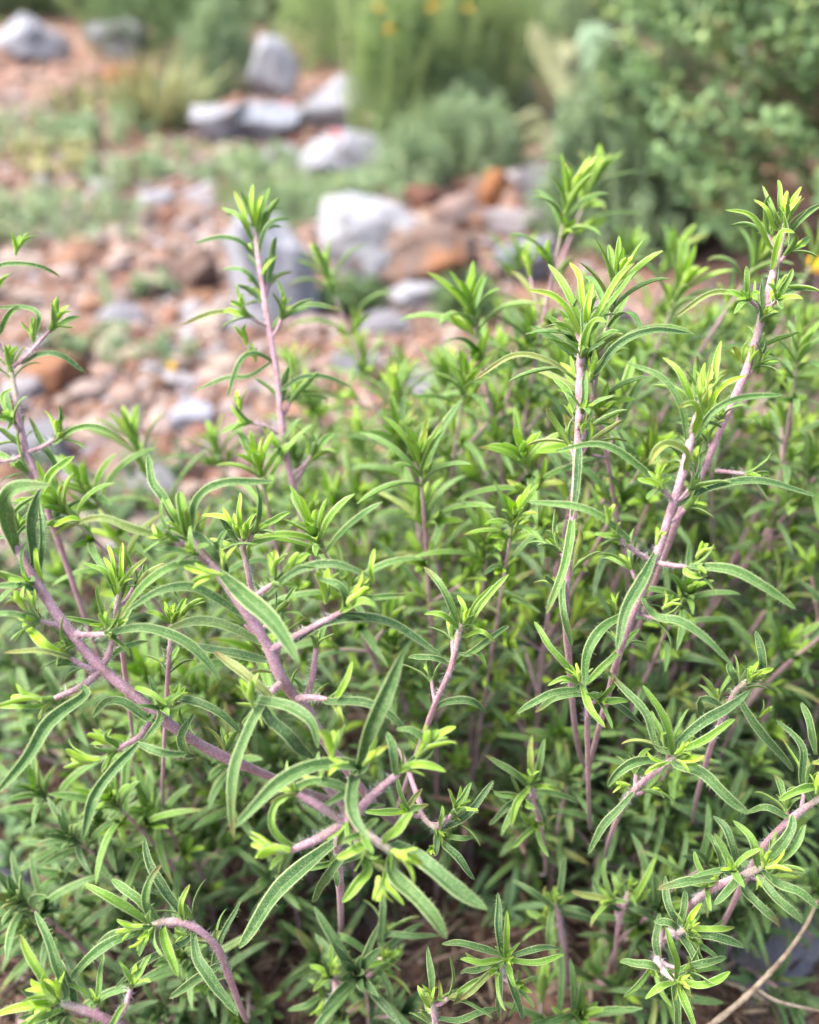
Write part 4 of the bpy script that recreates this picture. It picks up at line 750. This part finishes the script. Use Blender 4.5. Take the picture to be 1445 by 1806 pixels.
  leaves=[(17, .2, 0, [660, 1690, 610, 1655, 588, 1652]), (17, .3, -2, [680, 1695, 640, 1705, 630, 1695]), (15, .3, -2, [680, 1690, 700, 1680, 706, 1672]), (16, .15, -6, [665, 1708, 685, 1740, 690, 1770]), (15, .08, 8, [680, 1650, 730, 1652, 775, 1650]), (18, .1, 4, [672, 1660, 676, 1600, 672, 1560]), (16, .2, -4, [565, 1760, 540, 1775, 508, 1782]), (15, .35, -6, [568, 1755, 555, 1735, 545, 1728]), (16, .12, 4, [580, 1720, 572, 1690, 570, 1672])],
  buds=[(675, 1692, 4, -24, 26, 5, -6), (570, 1765, -4, 10, 34, 5, -6), (585, 1720, -4, -30, 34, 4, 0)], arms=[(600, 1740, 592, 1730, 585, 1722, 9)]),
 dict(d=.42, stem=[(760, 1760, -4), (766, 1790, 0), (770, 1830, 20)], r=(13, 14), foot=(.03, .4),
  leaves=[(17, .2, 4, [762, 1770, 762, 1720, 755, 1670]), (12, .6, -4, [758, 1775, 745, 1755, 738, 1738]), (12, .6, -2, [766, 1775, 776, 1755, 775, 1728]), (16, .15, 2, [810, 1800, 845, 1785, 880, 1778])], buds=[(761, 1772, 0, -30, 30, 4, -5)]),
 dict(d=.44, stem=[(770, 1462, -4), (745, 1440, 4), (735, 1400, 20)], r=(12, 14), foot=(.05, .5),
  leaves=[(18, .12, 2, [775, 1465, 820, 1440, 872, 1378]), (15, .1, 0, [770, 1475, 770, 1500, 765, 1510]), (18, .12, -4, [775, 1480, 805, 1510, 838, 1552]), (12, .3, -4, [776, 1470, 780, 1440, 780, 1420]), (14, .25, -2, [785, 1475, 810, 1478, 835, 1478]), (14, .2, 4, [720, 1430, 730, 1410, 745, 1390])], buds=[(765, 1490, -2, 4, 30, 4, -6), (800, 1430, 26, -30, 44, 4, 6)], arms=[(770, 1462, 785, 1450, 800, 1432, 9)]),
 dict(d=.47, stem=[(1110, 1570, -4), (1100, 1600, 4), (1090, 1640, 30)], r=(11, 13), foot=(.14, .46),
  leaves=[(16, .3, -2, [1108, 1590, 1090, 1565, 1080, 1540]), (15, .4, 0, [1120, 1585, 1140, 1550, 1158, 1510]), (14, .45, -4, [1120, 1592, 1135, 1582, 1148, 1568]), (18, .1, 2, [1150, 1620, 1125, 1605, 1095, 1590]), (16, .1, 6, [1090, 1605, 1060, 1580, 1045, 1545])], buds=[(1112, 1590, 6, -30, 30, 4, -4)]),
 dict(d=.49, stem=[(980, 1590, -4), (986, 1620, 4), (995, 1670, 40)], r=(11, 13), foot=(.11, .45),
  leaves=[(15, .12, 0, [975, 1600, 940, 1575, 903, 1552]), (15, .1, 4, [985, 1595, 990, 1560, 997, 1508]), (15, .2, -4, [975, 1605, 970, 1640, 968, 1672]), (14, .15, 0, [990, 1600, 1020, 1605, 1045, 1615]), (15, .1, 4, [985, 1610, 1030, 1620, 1065, 1635])], buds=[(980, 1595, 0, -24, 26, 4, -6)]),
]

hero_leaves = []
for hd in HERO:
    for lf in hd['leaves']:
        q = lf[3]; ln = sum(math.hypot(q[i + 2] - q[i], q[i + 3] - q[i + 1]) for i in range(0, len(q) - 2, 2))
        hero_leaves.append(ln * lf[0])
cut = sorted(hero_leaves, reverse=True)[min(99, len(hero_leaves) - 1)]
idx = 0
for hd in HERO:
    hd['d'] = d = .378 + (hd['d'] - .378) * (.36 if hd['d'] < .45 else .8); px = PXM(d)
    for k_ in ('stem',): hd[k_] = [(x, y, z * .7) for x, y, z in hd[k_]]; st = MB(); fo = MB(); ot = MB(); L = Leaves(); singles = []
    pts = [P(x, y, d + z / 1000) for x, y, z in hd['stem']]
    lx, ly = hd['stem'][-1][:2]
    if ly > 1150 and hd is not HERO[4] and hd is not HERO[5]: foot = G(lx + random.uniform(-50, 50), min(ly + 210, 1860)) + np.array([0, .02, -.004])
    else: foot = np.array([hd['foot'][0], max(hd['foot'][1], .54), -0.004])
    tl = unit(pts[-1] - pts[-2]); gap = np.linalg.norm(foot - pts[-1])
    C = cr(pts + [pts[-1] + (tl * .5 + unit(foot - pts[-1]) * .5) * gap * .35, pts[-1] * 0.3 + foot * 0.7 + np.array([0, 0.01, 0.0]), foot], 60)
    n = len(C); t = np.linspace(0, 1, n)
    lk = np.argmin(np.linalg.norm(C - pts[-1], axis=1)); fade = np.clip((np.arange(n) - lk) / max(1, n - lk), 0, 1)
    rad = px * (hd['r'][0] + (hd['r'][1] - hd['r'][0]) * np.clip(t * 2, 0, 1)) / 2 * .75 * (1 - .35 * np.clip(fade * 2, 0, 1))
    # slight swelling at the joints
    for x, y, z in hd['stem'][1:]:
        k = np.argmin(np.linalg.norm(C - P(x, y, d + z / 1000), axis=1)); rad = rad * (1 + 0.2 * np.exp(-((np.arange(n) - k) / 0.9) ** 2))
    tube(st, C, rad, 12, age=np.clip(np.maximum(t * .8, np.clip(fade * 3, 0, 1)), 0, 1))
    stem_hairs(st, C[:max(4, lk)], rad[0], int(min(900, 4300 * np.linalg.norm(np.diff(C[:max(4, lk)], axis=0), axis=1).sum())))
    SK = [C[:lk + 2]]
    for a in hd.get('arms', []):
        # where the arm leaves its stem, at that depth
        p0 = P(a[0], a[1], d); sx = [(abs(a[0] - x) + abs(a[1] - y), z) for x, y, z in hd['stem']]; z0 = min(sx)[1] / 1000
        ac = cr([P(a[0], a[1], d + z0), P(a[2], a[3], d + z0 - .003), P(a[4], a[5], d + z0 - .006)], 12)
        tube(st, ac, px * a[6] / 2.25 * np.linspace(1.05, .7, 13), 10, age=np.linspace(.35, .03, 13))
        stem_hairs(st, ac, px * a[6] / 2, int(4300 * np.linalg.norm(np.diff(ac, axis=0), axis=1).sum()))
        SK.append(ac); ad = unit(ac[-1] - ac[-3])
        for q_ in range(4):
            L.add(ac[-1] - ad * px * (8 if q_ < 2 else 2), ad, frame_of(ad, 1.2 + q_ * math.pi + (1.57 if q_ > 1 else 0)), px * (66 if q_ < 2 else 48), px * 12, R(24), R(66), .40 if q_ < 2 else .6)
        bud(L, ac[-1] - ad * .0005, ad, 30 * px, 4, .72)
    def near_z(x, y):
        best = min((math.hypot(x - a_, y - b_), z_) for a_, b_, z_ in hd['stem'] + [(q_[4], q_[5], -6) for q_ in hd.get('arms', [])])
        return best[1] / 1000 if best[0] < 220 else 0
    SK = np.concatenate(SK)
    for lf in hd['leaves']:
        wd, tone, e, q = lf; z0 = near_z(q[0], q[1]); m_ = len(q) // 2
        pp = [P(q[2 * i], q[2 * i + 1], d + z0 + e / 1000 * (i / (m_ - 1)) ** 1.2 - 0.004 * math.sin(math.pi * i / (m_ - 1))) for i in range(m_)]
        nb_ = np.argmin(np.linalg.norm(SK - pp[0], axis=1)); gd = np.linalg.norm(SK[nb_] - pp[0])
        if 6 * px < gd < 75 * px and (pp[1] - pp[0]) @ (SK[nb_] - pp[0]) < 0.3 * gd * np.linalg.norm(pp[1] - pp[0]): pp = [SK[nb_]] + pp; m_ += 1
        big = hero_leaves[idx] >= cut; idx += 1
        nn_ = 26 if big else 16
        Cc = cr(pp, nn_)
        mid = pp[m_ // 2]; T = unit(pp[-1] - pp[0]); tocam = unit(CAM - mid)
        rr = random.uniform(-.45, .45)
        h = unit(tocam * 0.75 + np.array([0, 0, 1]) * 0.55 + X * rr)
        hn = np.tile(h, (1, nn_ + 1, 1))
        tgt = MB() if big else fo
        # photographed width is foreshortened a little by the fold and roll of the blade
        leaf_surface(tgt, Cc[None], hn, [wd * px / 2 * .75], [min(1, tone + random.uniform(-.03, .05) + (.16 if tone >= .3 else 0))], [random.random()], 2 if d < .44 else 1, fold=random.uniform(.45, .95), thick=.28)
        if big and d < .44:
            q0 = tgt.V[0].reshape(nn_ + 1, -1, 3); nh = 90; ii = rng.integers(1, nn_, nh); sd2 = np.where(rng.random(nh) < .5, 0, 10); r0_ = q0[ii, sd2]; ou_ = unit(r0_ - q0[ii, 5]); tg_ = unit(q0[ii, 5] - q0[ii - 1, 5])
            e2_ = r0_ + (ou_ + rng.normal(0, .45, (nh, 3))) * rng.uniform(.0004, .0011, (nh, 1)); w2 = tg_ * .00005
            tgt.add(np.stack([r0_ - w2, r0_ + w2, e2_], 1).reshape(-1, 3), np.arange(nh * 3).reshape(-1, 3), (.2, .5, 1, 0))
        if big: singles.append(tgt)
    for x, y, dx, dy, sz, nb, dz in hd['buds']:
        z0 = near_z(x, y) + dz / 1000; p = P(x, y, d + z0)
        ax = unit(P(x + dx, y + dy, d + z0 - 0.0015) - p); s_ = sz * px
        bud(L, p, ax, s_, nb, .86)
    tip_cluster(L, pts[0], unit(pts[0] - pts[1]), px * (84 if hd is HERO[0] or hd is HERO[1] or hd is HERO[2] or hd is HERO[3] or hd is HERO[5] or hd is HERO[17] else 50), random.uniform(0, 3))
    # small leafy side shoots in the leaf axils along the stem
    for (xa, ya, za), (xb, yb, zb) in zip(hd['stem'][:-1], hd['stem'][1:]):
        seg = math.hypot(xb - xa, yb - ya)
        for _ in range(max(1, int(seg / 46))):
            f_ = random.random(); p = P(xa + (xb - xa) * f_, ya + (yb - ya) * f_, d + (za + (zb - za) * f_) / 1000)
            if f_ < .25 and (xa, ya) == tuple(hd['stem'][0][:2]): continue
            axs = unit(pts[0] - pts[min(2, len(pts) - 1)]); o_ = frame_of(axs, random.uniform(0, 6.28))
            o_ = unit(o_ + unit(p - CAM) * .45); ax = unit(o_ * .8 + axs * .6 + np.array([0, 0, .35])); ln = px * random.uniform(8, 46)
            e_ = p + ax * ln; tube(st, cr([p, (p + e_) / 2 - np.array([0, 0, .0012]), e_], 6), px * random.uniform(3.2, 4.4), 7, age=np.linspace(.3, .02, 7))
            a0 = random.uniform(0, 3)
            for q_ in range(4):
                L.add(e_ - ax * px * (6 if q_ > 1 else 0), ax, frame_of(ax, a0 + q_ * math.pi * (1 if q_ < 2 else 1) + (math.pi / 2 if q_ > 1 else 0)), px * random.uniform(52, 92), px * random.uniform(10, 13.5), R(random.uniform(16, 34)), R(random.uniform(50, 95)), random.uniform(.22, .5))
            bud(L, e_, ax, px * random.uniform(30, 44), 5, .80)
    L.into(ot, 2)
    sh = st.build('shoot', M_STEM, herb, loc=None); sh.location = -HERB_BASE
    for mb in singles: mb.build('leaf', M_LEAF, sh)
    if fo.n: fo.build('foliage', M_LEAF, sh)
    if ot.n: ot.build('young_tip', M_LEAF, sh)

# shoots behind the front ones: (tip x, tip y, depth, foot dx px, leaf scale, brightness)
MID = [(578, 470, .62, 50, 1.0, 1), (1000, 345, .49, 12, 1.0, 1), (1042, 310, .60, -10, 1.05, 1), (832, 530, .49, 40, 1.0, 1), (1085, 500, .40, -20, .95, .95), (1196, 500, .53, -10, 1.05, .95), (1182, 440, .66, 0, 1.0, .9),
 (700, 690, .54, 10, 1.0, 1), (820, 665, .50, 20, .95, .95), (912, 445, .78, 10, 1.0, .9), (240, 765, .56, 20, 1.0, .95), (1105, 440, .72, -10, 1.05, .9), (935, 560, .64, 0, 1.0, 1), (1338, 440, .51, -20, .9, .9), (1402, 580, .62, -30, 1.0, .9),
 (1375, 655, .58, -40, .9, .95), (1235, 570, .70, 0, 1.0, .9), (640, 610, .74, 0, 1.0, .95), (785, 640, .72, 0, .95, 1), (548, 690, .66, 20, .9, .95), (460, 815, .46, 20, .9, 1), (385, 780, .60, 20, .9, .85), (590, 880, .56, 10, .95, .9), (1290, 640, .66, -20, 1, .85),
 (1420, 690, .70, -20, 1, .85), (1110, 620, .60, 0, 1, .85), (925, 790, .44, 60, .8, 1), (1140, 790, .46, -60, .8, 1), (350, 930, .5, 30, .8, .9), (745, 890, .5, 10, .9, .9), (860, 950, .47, 10, .9, .95), (905, 900, .43, 30, .7, 1), (560, 930, .42, 10, .9, .9),
 (1395, 775, .55, -30, 1, .9), (1235, 780, .6, 0, 1, .85), (1060, 770, .55, 0, 1, .85), (160, 850, .48, 20, .9, .9), (110, 880, .44, 30, .85, .9), (640, 770, .62, 0, 1, .9), (520, 640, .70, 10, .9, .9), (1440, 430, .60, -20, .9, .9), (985, 640, .56, 0, .9, .9), (760, 740, .60, 0, 1, .9), (880, 620, .62, 0, 1, .9)]
def place_shoot(tipw, foot, size, lod, bright, hairs=0, bendk=1.0):
    L_ = np.linalg.norm(tipw - foot); dirxy = unit(np.array([tipw[0] - foot[0], tipw[1] - foot[1], 0]))
    bend = (np.array([0, 0, 1.0]) * 0.10 * L_ - dirxy * 0.06 * L_ + np.array([random.uniform(-1, 1), random.uniform(-1, 1), 0]) * .035 * L_) * bendk
    return shoot(foot, tipw, bend, size, lod, 0.00135 * size, bright, leaf_from=random.uniform(.06, .26), hairs=hairs)
def foot_for(tip, jitter=.02):
    y = tip[1] + 0.45 * max(0, .50 - tip[1]); x = .02 + (tip[0] - .02) * .8
    return np.array([x + random.uniform(-jitter, jitter), y + random.uniform(-jitter, jitter), -0.005])
n_parts = len(HERO)
for x, y, d, fx, sc, br in MID:
    tp = P(x, y + 18, d); ft = foot_for(tp); ft[0] += fx * PXM(d)
    st, fb, tb = place_shoot(tp, ft, sc, 1, br, 120 if d < .55 else 0)
    sh = st.build('shoot', M_STEM, herb); sh.location = -HERB_BASE
    fb.build('foliage', M_LEAF, sh); tb.build('young_tip', M_LEAF, sh); n_parts += 1
# the rest of the mound: feet spread over its footprint, tips under the height the photo shows there
def kmax(px):
    return float(np.interp(px, [0, 200, 350, 520, 700, 1000, 1445], [.50, .52, .50, .42, .37, .33, .315]))
fill = []; tries = 0
while len(fill) < 165 and tries < 6000:
    tries += 1
    fx, fy = random.uniform(-.42, .62), random.uniform(.40, .92)
    if ((fx - .12) / .50) ** 2 + ((fy - .62) / .32) ** 2 > 1: continue
    ln = random.uniform(.02, .07); tx = fx + random.uniform(-.06, .06) + (fx - .05) * .18; ty = fy - random.uniform(0, .10)
    v = np.array([tx, ty, 0]) - CAM; dep = v @ F                    # depth on the ground
    px = 722.5 + tx / max(.2, dep) * 903 / TANV
    if px < -80 or px > 1600: continue
    k = kmax(px); hz = 0
    for z in np.linspace(.05, .42, 38):
        dz = (np.array([tx, ty, z]) - CAM) @ F
        if z < .5 - dz * k: hz = z
    if hz < .06: continue
    z = hz - abs(random.gauss(0, .075)) - (.01 if px > 450 else .02)
    if z < .04: continue
    tp = np.array([tx, ty, z]); dd = (tp - CAM) @ F
    py = 903 - ((tp - CAM) @ U) / dd * 903 / TANV
    if dd < .40: continue
    if py > 1060 and dd < .47: continue
    if 720 < px < 930 and 1120 < py: continue
    fill.append((tp, np.array([fx, fy, -.005]), dd))
fill.sort(key=lambda q: q[2])
# small leafy shoots in the shade behind the lower front ones
for _ in range(46):
    x = random.uniform(640, 1460); y = random.uniform(1130, 1640)
    if 700 < x < 900 and y > 1250 and random.random() < .7: continue
    d = random.uniform(.50, .60); tp = P(x, y, d)
    if tp[2] < .03: continue
    fill.append((tp, np.array([tp[0] * .92 + .01, tp[1] + random.uniform(.02, .06), -.004]), d))
# low shoots round the front foot of the shrub
for _ in range(62):
    x = random.uniform(-20, 1465) if _ % 3 else random.uniform(-20, 560); y = random.uniform(1180, 1830)
    if 690 < x < 960 and y < 1600: continue
    d = (.44 if y > 1330 and random.random() < .4 else .49) + random.uniform(0, .05)
    tp = P(x, y, d)
    if tp[2] < .02: tp[2] = .03
    fill.append((tp, np.array([tp[0] * .9, tp[1] + .04, -.004]), d))
und = MB(); unl = MB(); made = 0
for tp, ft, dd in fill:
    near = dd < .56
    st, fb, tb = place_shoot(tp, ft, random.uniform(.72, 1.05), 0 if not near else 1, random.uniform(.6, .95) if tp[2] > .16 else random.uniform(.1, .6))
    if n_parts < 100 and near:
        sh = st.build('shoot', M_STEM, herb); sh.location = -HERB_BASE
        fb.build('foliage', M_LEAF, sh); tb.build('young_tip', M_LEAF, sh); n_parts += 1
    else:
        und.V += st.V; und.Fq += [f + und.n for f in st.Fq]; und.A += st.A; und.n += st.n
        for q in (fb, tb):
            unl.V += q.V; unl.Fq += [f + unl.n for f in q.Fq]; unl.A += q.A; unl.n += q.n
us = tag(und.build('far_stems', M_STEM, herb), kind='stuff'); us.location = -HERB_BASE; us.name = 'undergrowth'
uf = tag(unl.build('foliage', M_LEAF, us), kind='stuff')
# woody dark branch low in the shrub
wb = MB(); tube(wb, cr([P(1455, 1195, .60), P(1350, 1212, .59), P(1230, 1232, .58), P(1130, 1248, .58), P(1060, 1290, .60)], 30), .0028, 8)
o = wb.build('woody_branch', M_WOOD, herb); o.location = -HERB_BASE
for i in range(70):
    a = np.array([random.uniform(-.14, .34), random.uniform(.42, .72), 0]); b = a + np.array([random.uniform(-.07, .07), random.uniform(-.12, .03), random.uniform(.06, .16)])
    wb = MB(); tube(wb, cr([a, (a + b) / 2 + np.array([random.uniform(-.015, .015), .01, .012]), b], 12), np.linspace(.0019, .0009, 13), 6)
    o = wb.build('bare_stem', M_WOOD, herb); o.location = -HERB_BASE
